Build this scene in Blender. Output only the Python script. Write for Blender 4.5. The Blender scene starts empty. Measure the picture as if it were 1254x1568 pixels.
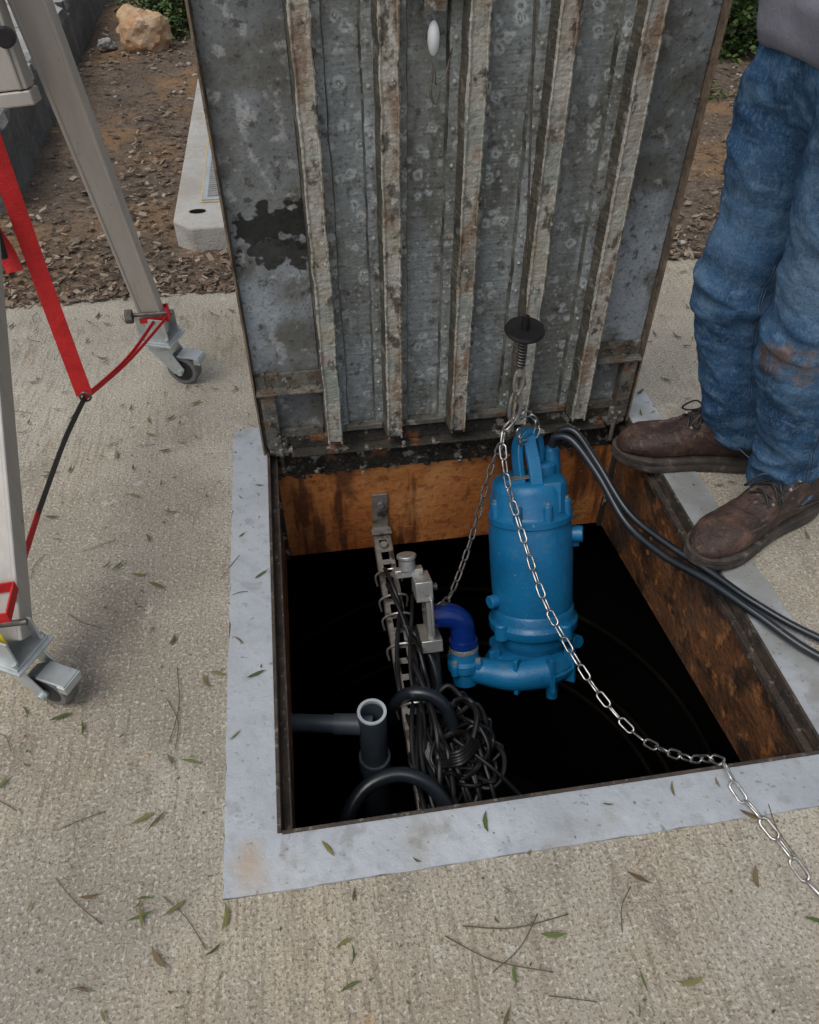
import bpy, bmesh, math, random
import numpy as np
from mathutils import Vector, Matrix, noise
from mathutils.bvhtree import BVHTree
random.seed(7); rng=np.random.default_rng(7)
scn=bpy.context.scene
COL=scn.collection
# ------------------------------------------------------------------ materials
def mapr(nt,sock,lo,hi,a=0.,b=1.):
    m=nt.nodes.new('ShaderNodeMapRange');m.inputs[1].default_value=lo;m.inputs[2].default_value=hi
    m.inputs[3].default_value=a;m.inputs[4].default_value=b;nt.links.new(sock,m.inputs[0]);return m.outputs[0]
def mixc(nt,fac,a,b):
    m=nt.nodes.new('ShaderNodeMix');m.data_type='RGBA'
    for s,v in ((m.inputs[0],fac),(m.inputs[6],a),(m.inputs[7],b)):
        if isinstance(v,(int,float)): s.default_value=v
        elif isinstance(v,tuple): s.default_value=(*v[:3],1)
        else: nt.links.new(v,s)
    return m.outputs[2]
def M(name,c1,c2,scale=5,rough=.6,metal=0.,bump=0.,bscale=60,ov=(),stretch=(1,1,1),rot=(0,0,0),spec=.5,r2=None,island=None,bumps=(),coat=0.):
    m=bpy.data.materials.new(name);m.use_nodes=True;nt=m.node_tree;B=nt.nodes['Principled BSDF']
    tc=nt.nodes.new('ShaderNodeTexCoord')
    def vec(st,ro=(0,0,0),warp=0):
        mp=nt.nodes.new('ShaderNodeMapping');mp.inputs['Scale'].default_value=st;mp.inputs['Rotation'].default_value=ro
        src=tc.outputs['Object']
        if warp:
            n=nt.nodes.new('ShaderNodeTexNoise');n.inputs['Scale'].default_value=45;n.inputs['Detail'].default_value=3
            nt.links.new(src,n.inputs['Vector'])
            a=nt.nodes.new('ShaderNodeVectorMath');a.operation='MULTIPLY_ADD';nt.links.new(n.outputs['Color'],a.inputs[0]);a.inputs[1].default_value=(warp,)*3;nt.links.new(src,a.inputs[2]);src=a.outputs[0]
        nt.links.new(src,mp.inputs[0]);return mp.outputs[0]
    def noi(sc,st=(1,1,1),det=5,ro=(0,0,0),rg=.6):
        n=nt.nodes.new('ShaderNodeTexNoise');n.inputs['Scale'].default_value=sc;n.inputs['Detail'].default_value=det
        n.inputs['Roughness'].default_value=rg
        nt.links.new(vec(st,ro),n.inputs['Vector']);return n.outputs['Fac']
    n0=noi(scale,stretch,ro=rot)
    col=mixc(nt,mapr(nt,n0,.32,.68),c1,c2)
    if island:
        g=nt.nodes.new('ShaderNodeNewGeometry');r=nt.nodes.new('ShaderNodeValToRGB')
        cr=r.color_ramp
        while len(cr.elements)<len(island): cr.elements.new(.5)
        for i,c in enumerate(island): cr.elements[i].position=i/(len(island)-1);cr.elements[i].color=(*c,1)
        nt.links.new(g.outputs['Random Per Island'],r.inputs[0]);col=r.outputs[0]
    for o in ov:
        k=o.get('k','n');sc=o.get('s',10);st=o.get('st',(1,1,1));stg=o.get('f',1.)
        if k=='n': f=mapr(nt,noi(sc,st,o.get('d',5),o.get('ro',(0,0,0))),o['lo'],o['hi'],0,stg)
        elif k=='v':
            v=nt.nodes.new('ShaderNodeTexVoronoi');v.inputs['Scale'].default_value=sc;nt.links.new(vec(st,warp=o.get('warp',0)),v.inputs['Vector'])
            f=mapr(nt,v.outputs['Distance'],o['lo'],o['hi'],0,stg)
        elif k=='b':
            mp=nt.nodes.new('ShaderNodeMapping');nt.links.new(tc.outputs['Object'],mp.inputs[0])
            mp.inputs['Location'].default_value=[-a for a in o['c']]
            nn=nt.nodes.new('ShaderNodeTexNoise');nn.inputs['Scale'].default_value=o.get('ws',14);nt.links.new(tc.outputs['Object'],nn.inputs['Vector'])
            vm=nt.nodes.new('ShaderNodeVectorMath');vm.operation='MULTIPLY';nt.links.new(mp.outputs[0],vm.inputs[0]);vm.inputs[1].default_value=[1/a for a in o['r']]
            l=nt.nodes.new('ShaderNodeVectorMath');l.operation='LENGTH';nt.links.new(vm.outputs[0],l.inputs[0])
            a=nt.nodes.new('ShaderNodeMath');a.operation='ADD';nt.links.new(l.outputs['Value'],a.inputs[0])
            wa=o.get('wa',.45)
            nt.links.new(mapr(nt,nn.outputs['Fac'],.3,.7,-wa,wa),a.inputs[1])
            f=mapr(nt,a.outputs[0],o.get('lo',1.1),o.get('hi',.6),0,stg)
        if 'mask' in o:
            mk_=mapr(nt,noi(o['mask'][0]),o['mask'][1],o['mask'][2])
            mm=nt.nodes.new('ShaderNodeMath');mm.operation='MULTIPLY';nt.links.new(f,mm.inputs[0]);nt.links.new(mk_,mm.inputs[1]);f=mm.outputs[0]
        col=mixc(nt,f,col,o['c3'])
    nt.links.new(col,B.inputs['Base Color'])
    B.inputs['Metallic'].default_value=metal;B.inputs['Specular IOR Level'].default_value=spec
    B.inputs['Coat Weight'].default_value=coat
    if r2 is None: B.inputs['Roughness'].default_value=rough
    else: nt.links.new(mapr(nt,noi(scale*2.3),.3,.7,rough,r2),B.inputs['Roughness'])
    prev=None
    for (st,sc,strg) in ([((1,1,1),bscale,bump)] if bump else [])+list(bumps):
        b=nt.nodes.new('ShaderNodeBump');b.inputs['Strength'].default_value=strg;b.inputs['Distance'].default_value=.01
        nt.links.new(noi(sc,st),b.inputs['Height'])
        if prev: nt.links.new(prev,b.inputs['Normal'])
        prev=b.outputs[0]
    if prev: nt.links.new(prev,B.inputs['Normal'])
    return m
m_conc=M('concrete_mat',(.33,.295,.235),(.50,.46,.38),1.8,.85,ov=[
  dict(s=1.1,lo=.50,hi=.66,c3=(.53,.41,.25),f=.5),
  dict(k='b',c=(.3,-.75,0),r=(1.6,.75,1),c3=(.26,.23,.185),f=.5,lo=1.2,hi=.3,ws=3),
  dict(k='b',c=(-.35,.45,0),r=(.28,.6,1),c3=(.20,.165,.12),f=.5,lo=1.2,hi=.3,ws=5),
  dict(s=4,lo=.54,hi=.68,c3=(.22,.185,.14),f=.5,st=(1.8,.8,1)),
  dict(s=20,lo=.48,hi=.62,c3=(.17,.14,.105),f=.5,st=(4,.5,1),mask=(2.2,.44,.58)),
  dict(s=9,lo=.64,hi=.72,c3=(.55,.31,.11),f=.55,mask=(1.7,.45,.6)),
  dict(s=16,lo=.62,hi=.72,c3=(.66,.63,.56),f=.55),
  dict(s=190,lo=.52,hi=.62,c3=(.12,.105,.08),f=.7,d=3),
  dict(s=150,lo=.55,hi=.66,c3=(.72,.68,.60),f=.6,d=3),
  dict(k='v',s=60,lo=.14,hi=.05,c3=(.08,.07,.055),f=.8,mask=(6,.47,.57),warp=.01)],
  bump=.6,bscale=150,bumps=[((5,.6,1),22,.35),((1,1,1),45,.25)])
m_frame=M('frame_metal_mat',(.36,.39,.42),(.47,.50,.53),5,.42,.25,ov=[
  dict(s=30,lo=.55,hi=.75,c3=(.24,.25,.26),f=.5),dict(s=6,lo=.58,hi=.70,c3=(.30,.27,.21),f=.5),
  dict(s=12,lo=.60,hi=.66,c3=(.25,.255,.25),f=.5),
  dict(k='b',c=(-.05,-.05,0),r=(.03,.05,1),c3=(.42,.27,.12),f=.5,lo=1.2,hi=.2),
  dict(k='b',c=(1.06,.5,0),r=(.06,.8,1),c3=(.27,.265,.24),f=.7,lo=1.2,hi=.5),
  dict(s=90,lo=.62,hi=.70,c3=(.12,.11,.10),f=.6),dict(s=4,lo=.6,hi=.75,c3=(.58,.62,.66),f=.6)],bump=.2,bscale=60,r2=.7,bumps=[((1,1,1),9,.3)])
m_rim=M('rim_rust_mat',(.022,.018,.015),(.075,.052,.036),25,.75,ov=[dict(s=60,lo=.58,hi=.68,c3=(.22,.20,.17),f=.6)],bump=.6)
m_wood=M('curb_rust_mat',(.34,.105,.026),(.60,.235,.070),3,.42,ov=[
  dict(s=5,lo=.52,hi=.60,c3=(.07,.022,.010),f=.85,st=(2.6,2,.35)),dict(s=22,lo=.54,hi=.66,c3=(.20,.055,.016),f=.7,st=(1,1,1)),
  dict(s=3,lo=.58,hi=.72,c3=(.68,.36,.14),f=.6),dict(s=90,lo=.56,hi=.68,c3=(.12,.04,.015),f=.6),dict(s=80,lo=.64,hi=.7,c3=(.75,.55,.33),f=.4),
  dict(k='b',c=(.72,1.05,-.15),r=(.06,.2,.10),c3=(.05,.018,.009),f=.8,lo=1.2,hi=.5),dict(k='b',c=(.20,1.05,-.12),r=(.03,.2,.09),c3=(.05,.018,.009),f=.7,lo=1.2,hi=.5)],bump=.5,bscale=45,r2=.75)
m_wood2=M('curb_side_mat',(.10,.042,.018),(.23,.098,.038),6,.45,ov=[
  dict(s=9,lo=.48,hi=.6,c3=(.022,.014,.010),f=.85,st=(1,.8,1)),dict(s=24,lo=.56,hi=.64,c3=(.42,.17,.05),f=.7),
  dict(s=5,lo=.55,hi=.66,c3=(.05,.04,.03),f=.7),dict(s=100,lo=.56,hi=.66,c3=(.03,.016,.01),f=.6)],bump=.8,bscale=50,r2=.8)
m_black=M('tank_mat',(.0025,.0025,.0025),(.005,.0045,.004),3,.8,spec=.1)  # near-black colour stands in for shade in the tank and lift hole
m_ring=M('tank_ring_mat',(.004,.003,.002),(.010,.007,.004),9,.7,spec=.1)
SP=[dict(s=4,lo=.48,hi=.64,c3=(.125,.13,.11),f=.75,st=(3,1,.6)),
  dict(s=3.,lo=.50,hi=.66,c3=(.32,.365,.39),f=.7,st=(2,1,.8)),
  dict(s=16,lo=.52,hi=.62,c3=(.075,.075,.062),f=.6,st=(2,1,.5),mask=(4,.42,.58)),
  dict(k='v',s=28,lo=.40,hi=.27,c3=(.50,.54,.54),f=.75,mask=(6,.42,.52),warp=.025),
  dict(k='v',s=28,lo=.20,hi=.13,c3=(.16,.17,.16),f=.8,mask=(6,.42,.52),warp=.025),
  dict(k='v',s=28,lo=.09,hi=.045,c3=(.68,.68,.64),f=.9,mask=(6,.42,.52),warp=.025),
  dict(k='v',s=62,lo=.28,hi=.14,c3=(.48,.51,.50),f=.65,mask=(9,.46,.56),warp=.012),
  dict(s=26,lo=.60,hi=.67,c3=(.05,.042,.03),f=.7),dict(s=130,lo=.55,hi=.65,c3=(.06,.06,.052),f=.6),dict(s=110,lo=.58,hi=.66,c3=(.46,.46,.43),f=.45)]
m_galv=M('galvanised_panel_mat',(.16,.168,.155),(.28,.295,.28),5,.48,.15,ov=SP,bump=.3,bscale=60,r2=.75)
m_galv2=M('galvanised_side_mat',(.14,.147,.147),(.24,.255,.26),4,.52,.15,ov=[
  dict(s=3.4,lo=.48,hi=.60,c3=(.37,.42,.46),f=.75),dict(s=8,lo=.5,hi=.60,c3=(.11,.105,.085),f=.75),
  dict(s=26,lo=.56,hi=.64,c3=(.46,.475,.46),f=.6),dict(s=50,lo=.58,hi=.66,c3=(.045,.04,.03),f=.7),
  dict(s=130,lo=.55,hi=.65,c3=(.07,.07,.06),f=.55),
  dict(k='b',c=(.10,1.03,.615),r=(.11,.3,.035),c3=(.012,.012,.010),f=.95,ws=28,wa=.9,lo=1.0,hi=.8),
  dict(k='b',c=(.11,1.03,.545),r=(.085,.3,.025),c3=(.015,.014,.012),f=.9,ws=30,wa=.9,lo=1.0,hi=.8)],bump=.35,bscale=50,r2=.8)
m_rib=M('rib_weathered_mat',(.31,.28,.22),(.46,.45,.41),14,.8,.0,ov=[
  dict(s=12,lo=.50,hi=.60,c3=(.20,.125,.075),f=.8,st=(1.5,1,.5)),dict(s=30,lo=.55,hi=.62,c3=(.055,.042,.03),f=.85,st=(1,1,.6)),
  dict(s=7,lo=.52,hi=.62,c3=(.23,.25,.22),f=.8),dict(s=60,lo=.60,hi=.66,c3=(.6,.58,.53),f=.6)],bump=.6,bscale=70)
m_ribshade=M('rib_side_shade_mat',(.035,.032,.026),(.11,.10,.075),14,.8,ov=[dict(s=40,lo=.58,hi=.66,c3=(.24,.18,.11),f=.6),dict(s=20,lo=.58,hi=.66,c3=(.22,.23,.22),f=.6)],bump=.6)  # rib sides coloured dark for their shadow; rust and grey flecks on top
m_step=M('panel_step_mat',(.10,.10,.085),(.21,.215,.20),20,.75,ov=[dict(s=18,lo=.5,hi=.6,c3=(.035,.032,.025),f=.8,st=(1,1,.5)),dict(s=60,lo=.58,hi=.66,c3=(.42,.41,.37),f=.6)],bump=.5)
m_lidedge=M('lid_edge_mat',(.10,.075,.055),(.26,.19,.13),22,.8,ov=[dict(s=50,lo=.55,hi=.65,c3=(.05,.035,.02),f=.7)],bump=.4)
m_brk=M('lid_bracket_mat',(.085,.08,.068),(.20,.185,.155),18,.7,.2,ov=[dict(s=22,lo=.52,hi=.62,c3=(.15,.08,.04),f=.8),dict(s=50,lo=.56,hi=.64,c3=(.025,.02,.015),f=.8),dict(s=40,lo=.62,hi=.68,c3=(.4,.39,.36),f=.7)],bump=.6)
m_grime=M('grime_mat',(.014,.012,.010),(.055,.047,.036),18,.85,ov=[dict(s=22,lo=.57,hi=.62,c3=(.36,.34,.30),f=.8),dict(s=14,lo=.58,hi=.66,c3=(.22,.085,.03),f=.8),dict(s=60,lo=.62,hi=.66,c3=(.10,.12,.05),f=.6)],bump=1.,bscale=60)
m_blue=M('pump_paint_mat',(.004,.105,.245),(.006,.145,.32),7,.30,ov=[dict(s=30,lo=.58,hi=.74,c3=(.012,.06,.11),f=.6),dict(s=90,lo=.66,hi=.72,c3=(.25,.35,.42),f=.4),dict(s=14,lo=.62,hi=.70,c3=(.06,.13,.17),f=.5)],bump=.15,bscale=90,r2=.5)
m_navy=M('elbow_paint_mat',(.003,.016,.115),(.006,.030,.20),9,.22)
m_steel=M('stainless_mat',(.36,.36,.35),(.55,.55,.53),20,.35,.7,ov=[dict(s=40,lo=.56,hi=.66,c3=(.16,.13,.10),f=.7)],r2=.5,bump=.1)
m_chain=M('chain_steel_mat',(.40,.39,.37),(.62,.60,.57),60,.3,.9,ov=[dict(s=50,lo=.56,hi=.66,c3=(.13,.09,.06),f=.6)])
m_chaind=M('dark_chain_mat',(.07,.062,.055),(.18,.165,.15),60,.45,.6)
m_alu=M('aluminium_leg_mat',(.42,.40,.365),(.52,.495,.455),3,.42,.45,ov=[dict(s=25,lo=.6,hi=.75,c3=(.30,.285,.26),f=.5,st=(1,1,.2)),dict(s=90,lo=.66,hi=.7,c3=(.15,.14,.12),f=.6)],r2=.55,stretch=(8,8,1))
m_zinc=M('zinc_bracket_mat',(.42,.46,.47),(.60,.64,.65),14,.35,.6,ov=[dict(s=50,lo=.6,hi=.7,c3=(.25,.22,.18),f=.5)])
m_rub=M('black_rubber_mat',(.010,.010,.011),(.022,.022,.023),10,.5)
m_hose=M('cable_jacket_mat',(.006,.009,.012),(.015,.021,.028),12,.3,ov=[dict(s=40,lo=.64,hi=.72,c3=(.10,.10,.10),f=.3)])
m_cord=M('cord_mat',(.004,.004,.005),(.012,.012,.013),30,.45,spec=.4)
m_wheel=M('caster_rubber_mat',(.10,.105,.11),(.17,.17,.17),20,.6)
m_red=M('red_webbing_mat',(.46,.007,.009),(.60,.014,.014),30,.65,bump=.3,bscale=400,bumps=[((1,1,1),30,.3)])
m_yel=M('yellow_label_mat',(.75,.62,.02),(.8,.66,.03),5,.5)
m_pvc=M('grey_pvc_mat',(.045,.062,.080),(.075,.095,.115),6,.42,ov=[dict(s=30,lo=.6,hi=.7,c3=(.14,.13,.11),f=.5)])
m_pvcin=M('pvc_cut_mat',(.38,.43,.46),(.5,.55,.58),20,.6)
m_white=M('white_plastic_mat',(.75,.78,.8),(.85,.87,.88),20,.35)
m_strut=M('strut_mat',(.15,.135,.12),(.34,.32,.29),16,.5,.4,ov=[dict(s=20,lo=.50,hi=.60,c3=(.035,.027,.02),f=.9)],bump=.3)
m_soil=M('mulch_soil_mat',(.062,.045,.031),(.14,.10,.068),5,.95,ov=[
  dict(s=60,lo=.52,hi=.64,c3=(.20,.15,.11),f=.7),dict(s=1.5,lo=.48,hi=.60,c3=(.26,.145,.062),f=.65),dict(s=25,lo=.54,hi=.62,c3=(.03,.02,.014),f=.7),dict(s=170,lo=.56,hi=.66,c3=(.32,.27,.21),f=.6)],bump=1.,bscale=60)
m_chip=M('wood_chip_mat',(.1,.08,.06),(.2,.15,.1),5,.9,island=[(.042,.029,.019),(.12,.082,.053),(.18,.13,.088),(.06,.038,.025),(.26,.20,.145),(.12,.065,.034),(.36,.30,.23),(.085,.06,.04)])
m_litter=M('leaf_litter_mat',(.1,.08,.06),(.2,.15,.1),5,.7,island=[(.05,.085,.015),(.10,.135,.035),(.16,.15,.045),(.035,.06,.015),(.12,.075,.035),(.20,.18,.08)])
m_twig=M('twig_mat',(.07,.05,.032),(.16,.12,.08),30,.9)
m_leaf=M('shrub_leaf_mat',(.03,.06,.01),(.1,.15,.03),5,.5,island=[(.012,.03,.006),(.03,.065,.012),(.055,.11,.02),(.09,.15,.03),(.02,.045,.01),(.13,.16,.04)])
m_pink=M('pink_petal_mat',(.5,.03,.12),(.65,.08,.22),30,.6)
m_block=M('block_wall_mat',(.055,.057,.057),(.12,.12,.115),5,.9,ov=[dict(s=30,lo=.55,hi=.7,c3=(.2,.2,.19),f=.5)],bump=.8,bscale=30)
m_blockt=M('block_top_mat',(.27,.275,.27),(.38,.38,.37),6,.9,ov=[dict(s=60,lo=.55,hi=.7,c3=(.15,.15,.14),f=.6)],bump=.6,bscale=60)
m_drain=M('drain_concrete_mat',(.36,.35,.33),(.48,.465,.435),5,.85,ov=[dict(s=80,lo=.58,hi=.70,c3=(.2,.19,.17),f=.6),dict(s=6,lo=.52,hi=.66,c3=(.27,.235,.18),f=.6),dict(s=2.5,lo=.55,hi=.65,c3=(.22,.19,.15),f=.5)],bump=.5,bscale=90)
m_grate=M('grate_mat',(.20,.205,.20),(.30,.30,.29),30,.7)
m_caulk=M('caulk_mat',(.42,.33,.16),(.5,.42,.25),30,.8)
m_rock=M('rock_mat',(.42,.24,.12),(.60,.46,.32),9,.85,ov=[dict(s=14,lo=.56,hi=.66,c3=(.35,.14,.05),f=.7),dict(s=20,lo=.6,hi=.7,c3=(.2,.12,.07),f=.6)],bump=.6,bscale=30)
m_jean=M('denim_mat',(.022,.064,.142),(.062,.140,.255),3.2,.95,spec=.1,stretch=(1,1,.6),ov=[
  dict(s=12,lo=.50,hi=.64,c3=(.13,.235,.355),f=.55,st=(1,1,2.2)),dict(s=9,lo=.50,hi=.62,c3=(.010,.030,.075),f=.6,st=(1.5,1.5,.8)),
  dict(s=26,lo=.56,hi=.66,c3=(.16,.26,.37),f=.5,st=(1,1,1.5)),
  dict(k='b',c=(1.03,.50,.74),r=(.09,.12,.22),c3=(.20,.31,.43),f=.55,lo=1.3,hi=.2,ws=8),
  dict(k='b',c=(.96,.76,.66),r=(.05,.10,.14),c3=(.14,.24,.36),f=.45,lo=1.3,hi=.2,ws=8),
  dict(k='b',c=(1.03,.50,.50),r=(.060,.10,.042),c3=(.23,.15,.10),f=.8,lo=1.1,hi=.2,ws=26,wa=.8),
  dict(k='b',c=(1.00,.53,.465),r=(.03,.10,.035),c3=(.04,.035,.035),f=.8,lo=1.1,hi=.2,ws=26,wa=.7),
  dict(s=220,lo=.52,hi=.64,c3=(.19,.28,.38),f=.30,d=2,st=(1,1,.4)),dict(s=220,lo=.52,hi=.64,c3=(.012,.03,.07),f=.35,d=2,ro=(.5,.5,0))],bump=.2,bscale=350,bumps=[((1,1,1.6),38,.35)])
m_stitch=M('jeans_seam_mat',(.02,.05,.11),(.13,.19,.27),60,.9)
m_shirt=M('shirt_mat',(.19,.19,.225),(.25,.25,.295),5,.95,spec=.1,bump=.2,bscale=300,bumps=[((1,1,1),20,.4)])
m_skin=M('skin_mat',(.42,.24,.17),(.5,.3,.22),8,.55,bump=.1,bscale=200)
m_hair=M('hair_mat',(.03,.02,.015),(.07,.05,.035),60,.7,bump=.6,bscale=150)
m_eye=M('eye_mat',(.02,.015,.01),(.03,.02,.015),10,.2)
m_boot=M('boot_leather_mat',(.022,.011,.009),(.068,.036,.027),9,.48,ov=[dict(s=14,lo=.52,hi=.66,c3=(.15,.08,.055),f=.6),dict(s=50,lo=.60,hi=.68,c3=(.22,.17,.14),f=.45),dict(s=30,lo=.56,hi=.66,c3=(.010,.007,.006),f=.7)],bump=.6,bscale=70,r2=.75)
m_sole=M('boot_sole_mat',(.03,.024,.02),(.085,.068,.056),20,.85,ov=[dict(s=40,lo=.58,hi=.7,c3=(.2,.17,.14),f=.6)],bump=.5)
# ------------------------------------------------------------------ geometry helpers
def empty(name,loc=(0,0,0)):
    e=bpy.data.objects.new(name,None);e.location=loc;COL.objects.link(e);e.empty_display_size=.1;return e
def mk(name,V,Fc,mat,parent=None,smooth=False,mats=None,mi=None):
    me=bpy.data.meshes.new(name);me.from_pydata([tuple(v) for v in V],[],[tuple(f) for f in Fc]);me.update()
    for mm in (mats or [mat]): me.materials.append(mm)
    if mi is not None: me.polygons.foreach_set('material_index',list(mi))
    if smooth: me.polygons.foreach_set('use_smooth',[True]*len(me.polygons))
    o=bpy.data.objects.new(name,me);COL.objects.link(o)
    if parent:
        o.parent=parent;o.matrix_parent_inverse=Matrix.Translation(parent.location).inverted()
    return o
def fixn(o):
    bm=bmesh.new();bm.from_mesh(o.data);bmesh.ops.recalc_face_normals(bm,faces=bm.faces);bm.to_mesh(o.data);bm.free()
def bev(o,w=.003,seg=2,ang=35):
    md=o.modifiers.new('b','BEVEL');md.width=w;md.segments=seg;md.limit_method='ANGLE';md.angle_limit=math.radians(ang);return o
class G:
    def __init__(s): s.V=[];s.F=[];s.mi=[]
    def add(s,V,Fc,Mx=None,m=0):
        n=len(s.V)
        for v in V:
            v=Vector(v);s.V.append(Mx@v if Mx is not None else v)
        for f in Fc: s.F.append([i+n for i in f]);s.mi.append(m)
    def box(s,lo,hi,Mx=None,m=0):
        x0,y0,z0=lo;x1,y1,z1=hi
        s.add([(x0,y0,z0),(x1,y0,z0),(x1,y1,z0),(x0,y1,z0),(x0,y0,z1),(x1,y0,z1),(x1,y1,z1),(x0,y1,z1)],
          [(0,3,2,1),(4,5,6,7),(0,1,5,4),(1,2,6,5),(2,3,7,6),(3,0,4,7)],Mx,m)
    def lathe(s,prof,Mx=None,n=40,m=0,cap=True,sx=1,sy=1):
        V=[];Fc=[]
        for r,z in prof:
            for i in range(n):
                a=2*math.pi*i/n;V.append((r*math.cos(a)*sx,r*math.sin(a)*sy,z))
        for j in range(len(prof)-1):
            for i in range(n):
                k=(i+1)%n;Fc.append((j*n+i,j*n+k,(j+1)*n+k,(j+1)*n+i))
        if cap:
            Fc.append(list(range(n))[::-1]);Fc.append([(len(prof)-1)*n+i for i in range(n)])
        s.add(V,Fc,Mx,m)
    def cyl(s,p,q,r,r2=None,n=20,Mx=None,m=0):
        p=Vector(p);q=Vector(q);d=q-p;R=d.to_track_quat('Z','Y').to_matrix().to_4x4();T=Matrix.Translation(p)@R
        if Mx is not None: T=Mx@T
        s.lathe([(r,0),(r if r2 is None else r2,d.length)],T,n,m)
    def tube(s,pts,r,n=10,Mx=None,m=0,sub=6,flat=None,closed=False,rf=None):
        P=spline(pts,sub,closed) if sub>1 else [Vector(p) for p in pts]
        if Mx is not None: P=[Mx@p for p in P]
        N=len(P);V=[];Fc=[]
        t=(P[1]-P[0]).normalized();u=t.orthogonal().normalized()
        if flat: u=Vector(flat[0]); u=(u-t*u.dot(t)).normalized()
        for i in range(N):
            if closed: t=(P[(i+1)%N]-P[i-1]).normalized()
            else: t=(P[min(i+1,N-1)]-P[max(i-1,0)]).normalized()
            u=(u-t*u.dot(t)).normalized();w=t.cross(u)
            rr=r if rf is None else rf(i/(N-1))
            for k in range(n):
                a=2*math.pi*k/n
                if flat:
                    a=math.pi/4+a if n==4 else a
                    c,sn=(math.cos(a)*1.414,math.sin(a)*1.414) if n==4 else (math.cos(a),math.sin(a))
                    V.append(P[i]+u*c*flat[1]+w*sn*flat[2])
                else: V.append(P[i]+(u*math.cos(a)+w*math.sin(a))*rr)
        M_=N if closed else N-1
        for i in range(M_):
            j=(i+1)%N
            for k in range(n):
                l=(k+1)%n;Fc.append((i*n+k,i*n+l,j*n+l,j*n+k))
        if not closed: Fc.append(list(range(n))[::-1]);Fc.append([(N-1)*n+k for k in range(n)])
        s.add(V,Fc,None,m)
    def make(s,name,mats,parent=None,smooth=False,bevel=0,auto=True):
        if not isinstance(mats,(list,tuple)): mats=[mats]
        o=mk(name,s.V,s.F,None,parent,smooth,mats,s.mi)
        fixn(o)
        if bevel: bev(o,bevel)
        if smooth and auto:
            me=o.data
            bm=bmesh.new();bm.from_mesh(me)
            for e in bm.edges:
                if len(e.link_faces)==2 and e.calc_face_angle(0)>math.radians(40): e.smooth=False
            bm.to_mesh(me);bm.free()
        return o
def spline(pts,sub=6,closed=False):
    P=[Vector(p) for p in pts];N=len(P);out=[]
    if N==2 and not closed: return [P[0].lerp(P[1],i/sub) for i in range(sub+1)]
    rngI=range(N if closed else N-1)
    for i in rngI:
        if closed: a,b,c,d=P[i-1],P[i],P[(i+1)%N],P[(i+2)%N]
        else: a,b,c,d=P[max(i-1,0)],P[i],P[i+1],P[min(i+2,N-1)]
        for k in range(sub):
            t=k/sub
            out.append(.5*((2*b)+(c-a)*t+(2*a-5*b+4*c-d)*t*t+(3*b-a-3*c+d)*t**3))
    if not closed: out.append(P[-1])
    return out
def chain(name,pts,mat,parent=None,L=.040,Wd=.020,r=.0028,twist=0.6):
    P=spline(pts,14);acc=[0]
    for i in range(1,len(P)): acc.append(acc[-1]+(P[i]-P[i-1]).length)
    pitch=L-2.6*r;n=int(acc[-1]/pitch);g=G()
    def at(s):
        s=max(0,min(acc[-1]-1e-6,s))
        for i in range(1,len(P)):
            if acc[i]>=s: return P[i-1].lerp(P[i],(s-acc[i-1])/(acc[i]-acc[i-1]+1e-9))
        return P[-1]
    ref=Vector((1,0,.15))
    for k in range(n):
        c=at((k+.5)*pitch);t=(at((k+1)*pitch)-at(k*pitch)).normalized()
        u=(ref-t*ref.dot(t)).normalized();w=t.cross(u)
        a=(math.pi/2 if k%2 else 0)+twist+random.uniform(-.2,.2)
        uu=u*math.cos(a)+w*math.sin(a)
        h=L/2-Wd/2;path=[]
        for j in range(7):
            b=-math.pi/2+math.pi*j/6;path.append(c+t*(h+math.cos(b)*(Wd/2-r))+uu*math.sin(b)*(Wd/2-r))
        for j in range(7):
            b=math.pi/2+math.pi*j/6;path.append(c+t*(-h+math.cos(b)*(Wd/2-r))+uu*math.sin(b)*(Wd/2-r))
        g.tube(path,r,6,sub=1,closed=True)
    return g.make(name,mat,parent,True,auto=False)
# ------------------------------------------------------------------ camera
Cp=Vector((.1376,-.5726,1.3));pi_,ya=.7703,.1510
Fw=Vector((math.sin(ya)*math.cos(pi_),math.cos(ya)*math.cos(pi_),-math.sin(pi_)))
Rt=Vector((math.cos(ya),-math.sin(ya),0));Up=Rt.cross(Fw)
cam=bpy.data.cameras.new('camera');co=bpy.data.objects.new('camera',cam);COL.objects.link(co)
Mx=Matrix((Rt,Up,-Fw)).transposed().to_4x4();Mx.translation=Cp;co.matrix_world=Mx
cam.sensor_fit='HORIZONTAL';cam.sensor_width=36;cam.lens=36*1156.6/1254;cam.clip_start=.02;cam.clip_end=1000
scn.camera=co
# ------------------------------------------------------------------ world / sun (overcast)
w=bpy.data.worlds.new("World");scn.world=w;w.use_nodes=True;nt=w.node_tree
bg=nt.nodes['Background'];sky=nt.nodes.new('ShaderNodeTexSky');sky.sky_type='NISHITA';sky.sun_disc=False
EL,AZ=math.radians(62),math.radians(230)
sky.sun_elevation=EL;sky.sun_rotation=AZ;sky.air_density=1.;sky.dust_density=3.
hs=nt.nodes.new('ShaderNodeHueSaturation');hs.inputs['Saturation'].default_value=.35
nt.links.new(sky.outputs[0],hs.inputs['Color']);nt.links.new(hs.outputs[0],bg.inputs[0]);bg.inputs[1].default_value=.13
sl=bpy.data.lights.new('sun','SUN');sl.energy=1.1;sl.angle=math.radians(32);sl.color=(1,.96,.9)
so=bpy.data.objects.new('sun',sl);COL.objects.link(so)
sd=Vector((math.sin(AZ)*math.cos(EL),math.cos(AZ)*math.cos(EL),math.sin(EL)))
so.rotation_euler=sd.to_track_quat('Z','Y').to_euler();so.location=(0,0,6)
scn.view_settings.view_transform='Standard';scn.view_settings.look='None';scn.view_settings.exposure=0
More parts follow.
